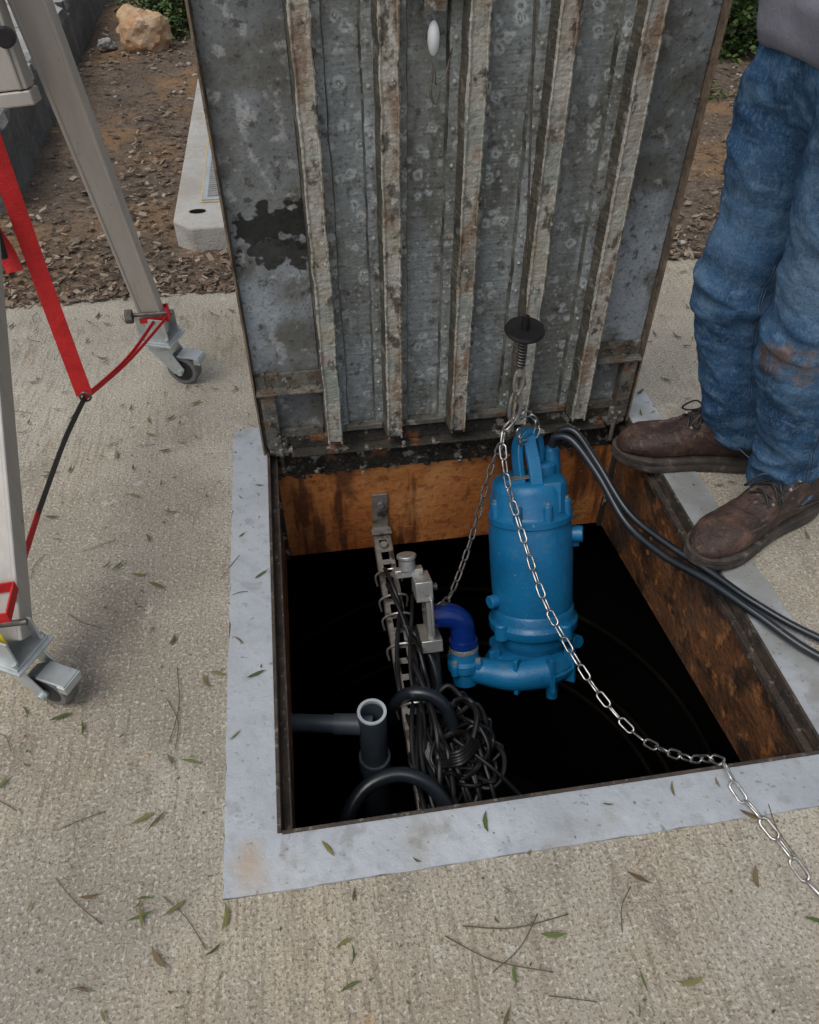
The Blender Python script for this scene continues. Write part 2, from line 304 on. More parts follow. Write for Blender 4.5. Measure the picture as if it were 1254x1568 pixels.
# ------------------------------------------------------------------ ground
YF=1.965
xs=np.unique(np.concatenate([[-400,-100,-30,-12,-6],np.arange(-3,6.01,.06),[8,12,30,100,400]]))
ys=np.unique(np.concatenate([[-400,-100,-30,-10,-5],[YF],np.arange(YF+.05,8,.06),[9,12,20,40,100,400]]))
V=[]
for j,y in enumerate(ys):
    for i,x in enumerate(xs):
        z=-.02
        if -3<x<6 and YF+.03<y<9: z=-.006+.045*noise.noise((x*1.3,y*1.3,0))*min(1,(y-YF)*1.5)+.012*noise.noise((x*9,y*9,3))
        V.append((x,y,z))
nx=len(xs);Fc=[]
for j in range(len(ys)-1):
    for i in range(nx-1):
        if ys[j]>=-5-1e-6 and ys[j+1]<=YF+1e-6 and xs[i]>=-6-1e-6 and xs[i+1]<=6+1e-6+2 : continue
        Fc.append((j*nx+i,j*nx+i+1,(j+1)*nx+i+1,(j+1)*nx+i))
mk('ground',V,Fc,m_soil,smooth=True)
X1,Y1,W_=1.007,1.05,.094
g=G()
ox0,oy0,ox1,oy1=-W_,-W_,X1+W_,Y1+W_
g.add([(-6,-5,0),(8,-5,0),(8,YF,0),(-6,YF,0),(ox0,oy0,0),(ox1,oy0,0),(ox1,oy1,0),(ox0,oy1,0),
  (-6,-5,-.12),(8,-5,-.12),(8,YF,-.12),(-6,YF,-.12)],
  [(0,1,5,4),(1,2,6,5),(2,3,7,6),(3,0,4,7),(3,2,10,11),(0,8,9,1),(1,9,10,2),(3,11,8,0)])
g.make('concrete_slab',m_conc)
fr=empty('hatch_frame')
zt=.004
def ringpts():
    out=[];inn=[]
    O=[(ox0,oy0),(ox1,oy0),(ox1,oy1),(ox0,oy1)];I=[(0,0),(X1,0),(X1,Y1),(0,Y1)]
    n=60
    for i in range(4):
        a,b=O[i],O[(i+1)%4];c,d=I[i],I[(i+1)%4]
        for k in range(n):
            t=k/n;x=a[0]+(b[0]-a[0])*t;y=a[1]+(b[1]-a[1])*t
            q=.0035*noise.noise((x*14,y*14,2))+.002*noise.noise((x*50,y*50,2))
            dx,dy=(0,q) if i%2==0 else (q,0)
            out.append((x+dx,y+dy));inn.append((c[0]+(d[0]-c[0])*t,c[1]+(d[1]-c[1])*t))
    return out,inn
o_,i_=ringpts();N=len(o_)
g=G();V=[(x,y,zt) for x,y in o_]+[(x,y,zt) for x,y in i_]+[(x,y,-.01) for x,y in o_]+[(x,y,-.01) for x,y in i_]
Fc=[]
for k in range(N):
    l=(k+1)%N;Fc+=[(k,l,N+l,N+k),(2*N+k,2*N+l,l,k),(N+k,N+l,3*N+l,3*N+k)]
g.add(V,Fc);g.make('plates',m_frame,fr)
g=G()
g.box((-.004,-.0,-.03),(.003,Y1,.008));g.box((X1-.003,0,-.03),(X1+.003,Y1,.008));g.box((.004,-.003,-.03),(X1-.004,.003,.008));g.box((.004,Y1-.004,-.03),(X1-.004,Y1+.003,.006))
g.box((.004,.004,-.030),(.018,Y1-.004,-.024));g.box((X1-.020,.004,-.030),(X1-.004,Y1-.004,-.024));g.box((.018,.004,-.030),(X1-.020,.012,-.024))
g.box((.016,.010,-.034),(.020,Y1-.004,-.018));g.box((X1-.023,.014,-.034),(X1-.020,Y1-.004,-.018))
g.make('rim_lip',m_rim,fr,bevel=.001)
cw=empty('access_curb')
g=G()
g.box((-.02,Y1,-.43),(X1+.02,Y1+.03,-.10),m=0)
g.box((-.02,Y1-.004,-.10),(X1+.02,Y1+.04,-.03),m=2)
def wall(x0,x1,z0n,z0f,m):
    g.add([(x0,0,z0n),(x1,0,z0n),(x1,Y1,z0f),(x0,Y1,z0f),(x0,0,-.035),(x1,0,-.035),(x1,Y1,-.035),(x0,Y1,-.035)],
      [(0,3,2,1),(4,5,6,7),(0,1,5,4),(1,2,6,5),(2,3,7,6),(3,0,4,7)],None,m)
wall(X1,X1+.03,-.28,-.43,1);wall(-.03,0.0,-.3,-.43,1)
g.box((-.02,-.03,-.28),(X1+.02,0,-.035),m=1)
g.make('walls',[m_wood,m_wood2,m_grime],cw,bevel=.002)
g=G()
for (x0,x1) in [(.0,.012),(X1-.012,X1)]: g.box((x0,Y1-.014,-.43),(x1,Y1-.001,-.10))
for k in range(260):
    x=random.uniform(0,X1);y=Y1-.006-random.random()**2*.02;z=random.uniform(-.10,.0);r=random.uniform(.003,.010)
    bm=bmesh.new();bmesh.ops.create_icosphere(bm,subdivisions=1,radius=r)
    g.add([(v.co.x*random.uniform(.7,1.5)+x,v.co.y*.7+y,v.co.z+z) for v in bm.verts],[[v.index for v in f.verts] for f in bm.faces]);bm.free()
g.make('hinge_debris',m_grime,cw)
tk=empty('underground_tank')
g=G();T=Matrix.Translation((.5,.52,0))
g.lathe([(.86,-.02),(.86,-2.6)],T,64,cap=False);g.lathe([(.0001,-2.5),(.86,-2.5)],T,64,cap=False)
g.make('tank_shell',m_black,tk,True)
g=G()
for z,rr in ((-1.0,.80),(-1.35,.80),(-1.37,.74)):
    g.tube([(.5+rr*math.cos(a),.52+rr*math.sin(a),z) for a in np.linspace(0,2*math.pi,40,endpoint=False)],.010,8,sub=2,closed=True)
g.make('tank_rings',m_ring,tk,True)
# ------------------------------------------------------------------ lid
lid=empty('hatch_lid',(.5,Y1,0))
LH=1.085;yp=Y1
x0,x1=-.009,.997
ribs=[.18,.337,.505,.672,.838]
g=G()
g.box((x0,yp,.005),(x1,yp+.006,LH),m=0)
g.make('skin_plate',m_galv,lid)
def wob(name,xa,xb,za,zb,y,mat,amp=.0022,nx_=14,nz_=70):
    V=[];Fc=[]
    for j in range(nz_+1):
        for i in range(nx_+1):
            x=xa+(xb-xa)*i/nx_;z=za+(zb-za)*j/nz_
            V.append((x,y+amp*noise.noise((x*14,z*14,7))+.5*amp*noise.noise((x*40,z*40,1)),z))
    for j in range(nz_):
        for i in range(nx_): a=j*(nx_+1)+i;Fc.append((a,a+1,a+nx_+2,a+nx_+1))
    return mk(name,V,Fc,mat,lid,True)
wob('side_panel',x0+.004,ribs[0]-.026,.01,LH-.01,yp-.005,m_galv2);wob('side_panel',ribs[-1]+.026,x1-.004,.01,LH-.01,yp-.005,m_galv2)
prof=[]
for i,x in enumerate(ribs):
    if i>0: prof+= [(x-.050,0.0),(x-.046,-.016),(x-.026,-.018),(x-.019,-.052)]
    else: prof+=[(x-.024,0),(x-.019,-.052)]
    prof+=[(x-.016,-.058),(x+.016,-.058),(x+.018,-.052)]
    if i<len(ribs)-1: prof+=[(x+.021,-.020),(x+.038,-.018),(x+.042,0.)]
    else: prof+=[(x+.022,0)]
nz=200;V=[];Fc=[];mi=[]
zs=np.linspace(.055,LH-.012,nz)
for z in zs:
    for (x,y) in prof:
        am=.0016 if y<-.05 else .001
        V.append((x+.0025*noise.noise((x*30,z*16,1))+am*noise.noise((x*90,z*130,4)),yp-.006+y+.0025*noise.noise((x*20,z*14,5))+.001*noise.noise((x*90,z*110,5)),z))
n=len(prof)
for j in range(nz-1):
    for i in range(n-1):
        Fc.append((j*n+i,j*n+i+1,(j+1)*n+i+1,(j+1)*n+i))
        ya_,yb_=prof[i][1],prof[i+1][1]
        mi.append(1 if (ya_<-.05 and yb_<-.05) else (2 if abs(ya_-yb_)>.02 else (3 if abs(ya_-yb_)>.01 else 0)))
mk('ribbed_panel',V,Fc,None,lid,False,[m_galv,m_rib,m_ribshade,m_step],mi)
g=G()
for x in ribs:
    for s,dx in ((-1,-.0165),(1,.0165)):
        pts=[(x+dx+.0022*noise.noise((x*30,z*16,1)),yp-.0655,z) for z in np.linspace(.05,LH-.014,150)]
        n0=len(pts);rr=[max(.0012,.0026+.0034*noise.noise((x*50+s*5,i*.55,2))) for i in range(n0)]
        g.tube(pts,.003,5,sub=1,rf=lambda t,rr=rr:rr[min(len(rr)-1,int(t*(len(rr)-1)))])
g.make('rib_lips',m_rib,lid)
g=G()
for x in ribs: g.box((x-.022,yp-.060,.048),(x+.022,yp-.004,.056))
g.box((x0+.07,yp-.022,.012),(x1-.07,yp-.006,.05));g.box((x0+.07,yp-.055,.006),(x1-.07,yp-.006,.0115))
g.make('bottom_channel',m_grime,lid,bevel=.0015)
g=G()
for a,b in zip(ribs[:-1],ribs[1:]): g.box((a+.03,yp-.034,.062),(b-.03,yp-.011,.078))
g.make('bottom_ledge',m_brk,lid,bevel=.002)
g=G()
g.box((x0-.004,yp-.03,.002),(x0+.001,yp+.008,LH));g.box((x1-.001,yp-.03,.002),(x1+.004,yp+.008,LH));g.box((x0+.002,yp-.03,LH-.006),(x1-.002,yp+.008,LH+.002))
g.make('edge_angle',m_lidedge,lid,bevel=.001)
g=G()
for sx,xa,xb,zz in ((0,x0+.004,ribs[0]-.02,.20),(1,ribs[-1]+.02,x1-.004,.21)):
    g.box((xa,yp-.014,zz),(xb,yp-.008,zz+.045));g.box((xa,yp-.045,zz),(xb,yp-.014,zz+.006))
    xc=xa+.008 if sx==0 else xb-.045
    g.box((xc,yp-.040,.03),(xc+.036,yp-.035,zz+.01));g.box((xc,yp-.035,.03),(xc+.005,yp-.008,zz))
    g.box((xa+.02,yp-.020,.05),(xb-.01,yp-.008,.075))
    for q in range(40):
        xx=random.uniform(xa,xb-.01);z=random.choice((random.uniform(zz-.004,zz+.05),random.uniform(.03,.09)));r=random.uniform(.002,.005);g.box((xx,yp-.020-r,z),(xx+r*1.4,yp-.012,z+r))
g.make('corner_brackets',m_brk,lid,bevel=.0015)
g=G()
for xx in (.035,.955):
    g.cyl((xx-.03,yp-.025,.012),(xx+.03,yp-.025,.012),.011);g.box((xx-.018,yp-.035,.0),(xx+.018,yp-.028,.06))
    for q in (-.01,.01): g.cyl((xx+q,yp-.036,.045),(xx+q,yp-.044,.045),.005,n=6)
    g.cyl((xx,yp-.04,-.05),(xx,yp-.04,.03),.006)
for xx in (.18,.26,.36,.44): g.cyl((xx,yp-.06,.03),(xx+.0,yp-.075,.03),.006,n=6)
g.make('hinges',m_strut,lid,True,bevel=.001)
g=G()
for i,x in enumerate(ribs):
    for z in np.arange(.12,1.05,.075):
        for dx in (-.036,.030):
            if (i==0 and dx<0) or (i==4 and dx>0): continue
            g.lathe([(.0045,0),(.004,.003),(.001,.0045)],Matrix.Translation((x+dx,yp-.024,z+random.uniform(-.01,.01)))@Matrix.Rotation(math.pi/2,4,'X'),8)
g.make('panel_rivets',m_rib,lid,True)
g=G()
g.lathe([(.001,-.004),(.008,-.003),(.0115,0),(.008,.005),(.001,.007)],Matrix.Translation((.425,yp-.03,.955))@Matrix.Rotation(math.pi/2,4,'X'),20,sy=2.5)
g.make('white_oval_knob',m_white,lid,True)
g=G()
g.tube([(.40,yp-.02,1.0),(.41,yp-.05,.94),(.425,yp-.055,.905),(.43,yp-.04,.88),(.45,yp-.03,.895),(.465,yp-.02,.94),(.49,yp-.01,.96),(.475,yp-.02,1.02)],.0014,6)
g.tube([(.42,yp-.05,.905),(.418,yp-.05,.865),(.428,yp-.05,.85),(.436,yp-.045,.87)],.003,6)
g.box((.37,yp-.05,1.045),(.49,yp-.02,1.075));g.box((.405,yp-.045,1.0),(.445,yp-.03,1.045))
g.make('latch',m_brk,lid,bevel=.001)
# ------------------------------------------------------------------ pump
pm=empty('submersible_pump')
th=math.radians(27)
Ax=Vector((-.008,math.sin(th),math.cos(th))).normalized();Nn=Vector((0,math.cos(th),-math.sin(th)))
Xl=Nn.cross(Ax).normalized();Nn=Ax.cross(Xl)
PM=Matrix((Xl,Nn,Ax)).transposed().to_4x4();PM.translation=Vector((.674,.575,-.545))
def TR(x,y,z): return PM@Matrix.Translation((x,y,z))
g=G()
g.lathe([(.040,.0),(.055,.005),(.06,.03),(.085,.04),(.092,.06),(.092,.10),(.085,.115),(.095,.135),(.10,.145),(.100,.17),(.118,.175),(.122,.18),(.122,.20),(.116,.206),
  (.112,.215),(.112,.235),(.108,.24),(.110,.30),(.1115,.38),(.111,.46),(.108,.475),(.108,.485),(.112,.488),(.112,.503),(.104,.508),(.100,.515),(.099,.575),(.094,.592),(.082,.60),(.03,.603)],PM,56)
g.make('motor_housing',m_blue,pm,True)
g=G()
for k in range(8):
    a=2*math.pi*k/8+.2
    g.lathe([(.013,.495),(.013,.545),(.010,.548)],TR(.098*math.cos(a),.098*math.sin(a),0),14)
    if k%2==0: g.lathe([(.02,.172),(.02,.214),(.016,.218)],TR(.118*math.cos(a+.3),.118*math.sin(a+.3),0),16)
for a in (.5,2.6,-1.2):
    g.lathe([(.016,-.02),(.018,.06)],TR(.075*math.cos(a),.075*math.sin(a),0),12)
g.cyl((.095,-.03,.44),(.130,-.045,.44),.022,Mx=PM);g.cyl((-.1,-.02,.27),(-.128,-.03,.27),.018,Mx=PM);g.box((.10,-.03,.40),(.125,.0,.43),PM)
g.box((-.075,-.06,.598),(-.025,.02,.612),PM);g.box((.015,-.085,.52),(.06,-.055,.60),PM)
g.lathe([(.035,.59),(.035,.625),(.028,.632)],TR(.045,.02,0),24)
g.lathe([(.024,.59),(.022,.66),(.014,.668)],TR(.072,.03,0),20)
g.make('cap_fittings',m_blue,pm,True,bevel=.002)
g=G()
for k in range(8):
    a=2*math.pi*k/8+.2;g.lathe([(.0075,.547),(.0075,.554)],TR(.098*math.cos(a),.098*math.sin(a),0),6)
g.make('cap_bolts',m_strut,pm)
g=G()
g.tube([(-.03,-.03,.59),(-.034,-.02,.66),(-.026,-.01,.70),(0,0,.722),(.026,.01,.70),(.034,.02,.66),(.03,.03,.59)],.01,4,PM,flat=(PM.to_3x3()@Vector((.4,-1,0)),.016,.008))
g.tube([(.0,-.06,.50),(.0,-.072,.56),(.0,-.06,.63),(.0,-.02,.69),(.0,.0,.712)],.01,4,PM,flat=(PM.to_3x3()@Vector((1,0,0)),.016,.009))
g.make('lifting_handle',m_blue,pm,True,bevel=.003)
g=G();g.box((-.05,-.1125+.03,.604),(-.0,-.04,.6055),PM@Matrix.Translation((-.01,.02,.0085)));g.make('name_plate',m_strut,pm)
g=G()
g.lathe([(.05,.02),(.10,.035),(.118,.06),(.118,.085),(.10,.11),(.05,.12)],TR(-.012,-.01,0),40,sx=1.06)
g.lathe([(.119,.068),(.123,.070),(.123,.076),(.119,.078)],TR(-.012,-.01,0),40,sx=1.06)
g.tube([(.02,-.09,.075),(-.08,-.085,.072),(-.15,-.05,.075),(-.195,-.03,.082)],.04,18,PM,rf=lambda t:.046-.012*t)
g.lathe([(.047,.0),(.047,.024),(.040,.03),(.038,.055)],TR(-.205,-.03,.085),26)
g.lathe([(.034,.04),(.036,.085)],TR(-.205,-.03,0),20)
for a in (0.7,2.3,3.9,5.5): g.lathe([(.012,-.002),(.012,.03)],TR(-.205+.045*math.cos(a),-.03+.045*math.sin(a),.085),10)
for a in (3.4,4.1,4.9,5.6): g.box((-.006,.10,.03),(.006,.128,.13),TR(-.012,-.01,0)@Matrix.Rotation(a-math.pi/2,4,'Z'))
g.tube([(-.1,.06,.10),(-.02,.11,.09),(.09,.08,.09),(.13,.0,.10)],.02,10,PM)
g.make('volute',m_blue,pm,True,bevel=.0015)
g=G()
for a in (0.7,2.3,3.9,5.5): g.lathe([(.008,.028),(.008,.04)],TR(-.205+.045*math.cos(a),-.03+.045*math.sin(a),.085),6)
g.lathe([(.040,.0),(.040,.012)],TR(-.205,-.03,.140),26)
g.make('outlet_bolts',m_steel,pm,bevel=.001)
EP=PM@Matrix.Translation((0,0,.03))
g=G()
g.tube([(-.205,-.03,.12),(-.205,-.03,.165),(-.212,-.03,.198),(-.24,-.03,.218),(-.285,-.03,.222)],.034,24,EP)
g.lathe([(.039,.0),(.039,.018)],EP@Matrix.Translation((-.205,-.03,.125)),26)
g.make('outlet_elbow',m_navy,pm,True)
g=G()
g.box((-.305,-.075,.16),(-.285,.015,.33),EP);g.box((-.33,-.085,.29),(-.285,.0,.345),EP);g.box((-.325,-.09,.145),(-.27,.02,.18),EP)
g.lathe([(.022,.0),(.022,.03),(.026,.032),(.026,.042)],EP@Matrix.Translation((-.34,-.02,.36)),20)
g.box((-.375,-.03,.34),(-.30,.0,.362),EP)
g.box((-.296,-.10,.19),(-.29,-.075,.30),EP)
g.make('guide_bracket',m_steel,pm,True,bevel=.003)
g=G()
for (yy,zz) in ((-.05,.315),(-.02,.24),(-.06,.17)): g.cyl((-.31,yy,zz),(-.27,yy,zz),.010,Mx=EP,n=12)
g.tube([(-.29,-.03,.15),(-.285,-.03,.0)],.016,12,EP,sub=2)
g.make('bracket_pins',m_chaind,pm,True)
g=G()
c1=[(.735,.87,.075),(.742,.87,.115),(.775,.845,.125),(.815,.77,.08),(.861,.65,.022),(.915,.545,.014),(.975,.44,.020),(1.03,.34,.022),(1.12,.235,.018),(1.30,.09,.014),(1.7,-.1,.014)]
c2=[(.725,.86,.075),(.73,.86,.105),(.765,.83,.11),(.81,.745,.065),(.852,.63,.006),(.903,.52,.000),(.962,.415,.018),(1.02,.31,.022),(1.10,.19,.016),(1.27,.04,.014),(1.6,-.2,.014)]
g.tube(c1,.0085,12,sub=8);g.tube(c2,.0095,12,sub=8)
g.make('power_cables',m_hose,pm,True)
# ------------------------------------------------------------------ hoist line
hl=empty('hoist_cable')
top=Vector((.615,.86,.42))
g=G();g.tube([(.613,.86,.44),(.555,.83,1.05),(.42,.76,2.5)],.0022,6,sub=6);g.make('wire_rope',m_chaind,hl,True)
g=G();g.lathe([(.002,.004),(.043,.006),(.046,.0),(.043,-.005),(.002,-.012)],Matrix.Translation(top)@Matrix.Rotation(.12,4,'X'),30);g.lathe([(.01,0),(.008,.035)],Matrix.Translation(top),12)
g.make('rubber_stop_disc',m_cord,hl,True)
g=G();pts=[]
for k in range(90):
    a=k*.75;pts.append(top+Vector((.010*math.cos(a),.010*math.sin(a),-.012-.085*k/90)))
g.tube(pts,.0022,6,sub=1);g.cyl(top+Vector((0,0,-.01)),top+Vector((.002,0,-.10)),.005)
g.make('spring',m_chaind,hl,True)
g=G()
g.tube([top+Vector(v) for v in [(.0,0,-.10),(.010,0,-.12),(.010,0,-.155),(.0,0,-.175),(-.009,0,-.155),(-.009,0,-.12)]],.0038,8,closed=True)
g.cyl(top+Vector((0,0,-.098)),top+Vector((0,0,-.118)),.008)
g.tube([top+Vector(v) for v in [(.0,0.005,-.165),(.013,0.005,-.19),(.013,.005,-.235),(.0,.005,-.26),(-.012,.005,-.235),(-.011,.005,-.19)]],.0042,8,closed=True)
g.make('snap_hook',m_steel,hl,True)
hk=Vector((.618,.868,.165))
chain('lifting_chain',[hk+Vector((.0,0,0)),(.585,.84,.14),(.585,.77,.06),(.604,.715,-.018),(.627,.53,-.104),(.658,.40,-.143),(.70,.28,-.173),(.752,.17,-.178),(.787,.07,-.087),(.80,.008,.012),(.805,-.05,.012),(.82,-.09,.011),(.842,-.16,.007),(.86,-.23,.007),(.93,-.33,.007),(1.02,-.36,.007)],m_chain,None,L=.043,Wd=.021,r=.0026)
chain('bracket_chain',[hk+Vector((-.005,0,-.01)),(.56,.83,.05),(.50,.74,-.10),(.44,.65,-.18),(.40,.59,-.17),(.375,.575,-.13)],m_chaind,None,L=.036,Wd=.019,r=.0028)
chain('handle_chain',[hk,(.66,.885,.165),(.69,.89,.12),(.675,.88,.085),(.64,.86,.10),(.625,.85,.15)],m_chain,None,L=.034,Wd=.019,r=.0028)
# ------------------------------------------------------------------ strut, pipes, cords in pit
st=empty('strut_rail')
g=G()
zc=-.35
seg=np.arange(.10,1.02,.05)
for y in seg: g.box((.272,y,zc),(.318,y+.018,zc+.003))
for (a,b) in ((.272,.284),(.306,.318)): g.box((a,.10,zc-.0005),(b,1.04,zc+.0025))
g.box((.269,.10,zc-.042),(.272,1.04,zc+.003));g.box((.318,.10,zc-.042),(.321,1.04,zc+.003))
g.make('slotted_channel',m_strut,st,bevel=.0008)
g=G()
g.box((.265,1.012,-.34),(.325,1.047,-.334));g.box((.272,1.04,-.335),(.318,1.046,-.20));g.cyl((.295,1.04,-.235),(.295,1.028,-.235),.011,n=6);g.cyl((.295,.97,-.346),(.295,.97,-.333),.012,n=6)
g.make('wall_bracket',m_strut,st,bevel=.001)
g=G()
for y in (.86,.78,.70,.60,.42):
    yy=y+random.uniform(-.01,.01)
    g.tube([(.262,yy,-.40),(.258,yy+.004,-.36),(.28,yy,-.335),(.31,yy-.006,-.325),(.335,yy,-.345),(.333,yy,-.39)],.003,6)
g.make('band_clamps',m_steel,st,True)
cb=empty('control_cables')
g=G()
for k in range(9):
    pts=[];ph=random.uniform(0,6);xo=random.uniform(-.02,.04)
    for y in np.linspace(.86-.05*k,.08,12):
        pts.append((.300+xo+.024*math.sin(y*9+ph),y,-.325+.016*math.sin(y*11+ph*2)-random.uniform(0,.02)))
    g.tube(pts,random.choice([.005,.006,.0075]),8)
for k in range(18):
    cx_,cy_=.395+random.uniform(-.035,.045),.31+random.uniform(-.07,.06);rx=random.uniform(.025,.06);ry=random.uniform(.05,.11);ro=random.uniform(-1.1,.9);zz=-.36+random.uniform(-.04,.03)
    pts=[]
    for a in np.linspace(0,2*math.pi,10,endpoint=False):
        q=random.uniform(.7,1.3)
        u,v=rx*q*math.cos(a),ry*q*math.sin(a);pts.append((cx_+u*math.cos(ro)-v*math.sin(ro),cy_+u*math.sin(ro)+v*math.cos(ro),zz+random.uniform(-.025,.025)))
    g.tube(pts,random.choice([.0045,.006,.007]),8,closed=True)
for k in range(5):
    a=random.uniform(-.02,.02);g.tube([(.33,.27+a,-.34),(.38,.25+a,-.30),(.43,.30+a,-.33),(.45,.33+a,-.38)],.005,8)
for k in range(5): g.tube([(.35+.02*k,.30,-.33),(.38+.012*k+random.uniform(-.02,.02),.18,-.37),(.40+.015*k,.10,-.5),(.42+.01*k,.05,-.8)],.0055,8)
g.tube([(.38,.30,-.32),(.46,.22,-.34),(.55,.14,-.42)],.005,8)
g.make('cords',m_cord,cb,True)
g=G()
g.tube([(.10,-.0,-.75),(.09,.08,-.50),(.10,.14,-.36),(.15,.20,-.30),(.23,.22,-.285),(.30,.19,-.30),(.35,.12,-.36),(.38,.05,-.48),(.39,.02,-.7)],.017,14)
g.tube([(.25,.45,-.45),(.255,.44,-.36),(.29,.43,-.30),(.35,.41,-.30),(.385,.37,-.35),(.39,.33,-.45)],.016,14)
g.tube([(.31,.66,-.33),(.36,.60,-.36),(.375,.5,-.38),(.34,.42,-.36)],.009,10)
g.tube([(.24,.22,-.50),(.26,.15,-.44),(.30,.10,-.42),(.35,.06,-.5)],.014,12)
g.make('hoses',m_hose,cb,True)
g=G();g.tube([(.100,.14,-.360),(.106,.152,-.348)],.0176,14,sub=2);g.make('hose_marking',m_pvcin,cb,True)
pv=empty('pvc_pipe')
g=G();T=Matrix.Translation((.193,.385,0));ro,ri=.0345,.0285
g.lathe([(ro,-.95),(ro,-.285),(ri,-.285),(ri,-.9)],T,32,cap=False)
g.lathe([(ro+.006,-.56),(ro+.007,-.555),(ro+.007,-.50),(ro+.006,-.495)],T,32);
g.tube([(-.03,.425,-.345),(.193,.385,-.345)],.022,16,sub=2);g.tube([(.10,.401,-.345),(.165,.39,-.345)],.026,18,sub=2)
g.make('pipe_body',m_pvc,pv,True)
g=G();g.lathe([(ro+.0006,-.290),(ro+.0006,-.2846),(ri-.0006,-.2846),(ri-.0006,-.295)],T,32,cap=False);g.make('cut_rim',m_pvcin,pv)
# ------------------------------------------------------------------ tripod
tp=empty('tripod_hoist')
apex=Vector((-.386,1.331,1.363))
def leg(name,foot,apex,wid=.036,dep=.024,tap=1.2):
    g=G();foot=Vector(foot);d=(apex-foot);t=d.normalized()
    u=Vector((1,0,0));u=(u-t*u.dot(t)).normalized();w=t.cross(u)
    V=[]
    for p,s in ((foot,1),(apex,tap)):
        for a,b in ((-1,-1),(1,-1),(1,1),(-1,1)): V.append(p+u*a*wid*s+w*b*dep*s)
    g.add(V,[(0,3,2,1),(4,5,6,7),(0,1,5,4),(1,2,6,5),(2,3,7,6),(3,0,4,7)])
    for sa in (-1,1):
        V=[]
        for p,s in ((foot,1),(apex,tap)):
            for a,b in ((sa*.98,-1.12),(sa*.72,-1.12),(sa*.72,-.9),(sa*.98,-.9)): V.append(p+u*a*wid*s+w*b*dep*s)
        g.add(V,[(0,3,2,1),(4,5,6,7),(0,1,5,4),(1,2,6,5),(2,3,7,6),(3,0,4,7)])
    return g.make(name,m_alu,tp,bevel=.004)
fA=Vector((-.285,1.43,.17));fB=Vector((-.465,.361,.17));fC=Vector((-1.45,1.5,.17))
leg('leg_1',fA,apex,.031,.022,1.3);leg('leg_2',fB,apex,.037,.026,1.1);leg('leg_3',fC,apex)
g=G();g.box((-.12,-.1,-.05),(.12,.1,.07),Matrix.Translation(apex));g.make('head_block',m_alu,tp,bevel=.01)
def caster(name,f,yaw,s=1.):
    Mz=Matrix.Translation((f.x,f.y,0))@Matrix.Rotation(yaw,4,'Z')@Matrix.Scale(s,4)
    g=G()
    g.box((-.05,-.045,.128),(.05,.045,.134),Mz);g.box((-.043,-.04,.134),(.043,.04,.139),Mz)
    g.lathe([(.03,.108),(.036,.113),(.036,.122),(.03,.128)],Mz,24)
    for sy in (-1,1):
        g.add([(-.028,sy*.024,.11),(.03,sy*.024,.11),(.062,sy*.024,.055),(.052,sy*.024,.035),(.03,sy*.024,.04),(-.028,sy*.028,.11),(.03,sy*.028,.11),(.062,sy*.028,.055),(.052,sy*.028,.035),(.03,sy*.028,.04)],
          [(0,1,2,3,4),(9,8,7,6,5),(0,5,6,1),(1,6,7,2),(2,7,8,3),(3,8,9,4),(4,9,5,0)],Mz)
    g.cyl((.048,-.034,.045),(.048,.034,.045),.008,Mx=Mz,n=10)
    g.box((.045,-.02,.085),(.105,.02,.091),Mz);g.box((.09,-.022,.07),(.108,.022,.088),Mz)
    for a in (-1,1):
        for b in (-1,1): g.lathe([(.006,.139),(.006,.149)],Mz@Matrix.Translation((a*.036,b*.034,0)),6)
    g.box((-.04,-.032,.139),(.04,-.028,.20),Mz);g.box((-.04,.028,.139),(.04,.032,.20),Mz)
    g.make(name+'_bracket',m_zinc,tp,bevel=.0012)
    g=G();Wm=Mz@Matrix.Translation((.048,0,.045))@Matrix.Rotation(math.pi/2,4,'X')
    g.lathe([(.018,-.016),(.040,-.017),(.0445,-.012),(.045,0),(.0445,.012),(.040,.017),(.018,.016)],Wm,36);g.make(name+'_tyre',m_wheel,tp,True)
    g=G();g.lathe([(.022,-.0185),(.03,-.0175),(.03,.0175),(.022,.0185)],Wm,24);g.make(name+'_hub',m_rub,tp,True)
caster('caster_1',fA,-.35,1.1);caster('caster_2',fB,-.5,1.05);caster('caster_3',fC,.5)
g=G()
g.cyl((-.34,1.40,.235),(-.23,1.40,.235),.006);g.cyl((-.355,1.395,.235),(-.337,1.395,.235),.020,n=8)
g.cyl((-.51,.34,.235),(-.405,.34,.235),.006)
g.make('leg_pins',m_chaind,tp,True)
J=Vector((-.40,1.0,.25))
g=G()
def looparound(f,z,rx,ry,h=.010):
    P=[(f.x-rx,f.y-ry,z),(f.x+rx,f.y-ry,z+.004),(f.x+rx,f.y+ry,z+.01),(f.x-rx,f.y+ry,z+.004)]
    for i in range(4):
        a=Vector(P[i]);b=Vector(P[(i+1)%4]);e=(b-a).normalized()*.001
        nrm=(b-a).cross(Vector((0,0,1))).normalized()*.0015
        V=[a-e-nrm,b+e-nrm,b+e+nrm,a-e+nrm];up=Vector((0,0,h))
        g.add([v-up for v in V]+[v+up for v in V],[(0,3,2,1),(4,5,6,7),(0,1,5,4),(1,2,6,5),(2,3,7,6),(3,0,4,7)])
looparound(fA,.215,.036,.030,.007);looparound(fB,.262,.042,.033,.011)
g.tube([J,(-.335,1.2,.220),(fA.x+.0,fA.y-.034,.213)],.01,4,flat=((0,0,1),.0055,.0012))
g.tube([J+Vector((0,0,-.004)),(-.33,1.2,.216),(fA.x+.036,fA.y-.034,.222)],.01,4,flat=((0,0,1),.0045,.0012))
g.tube([(fA.x+.034,1.40,.212),(fA.x+.045,1.395,.235),(fA.x+.038,1.40,.25)],.01,4,flat=((0,0,1),.006,.0014))
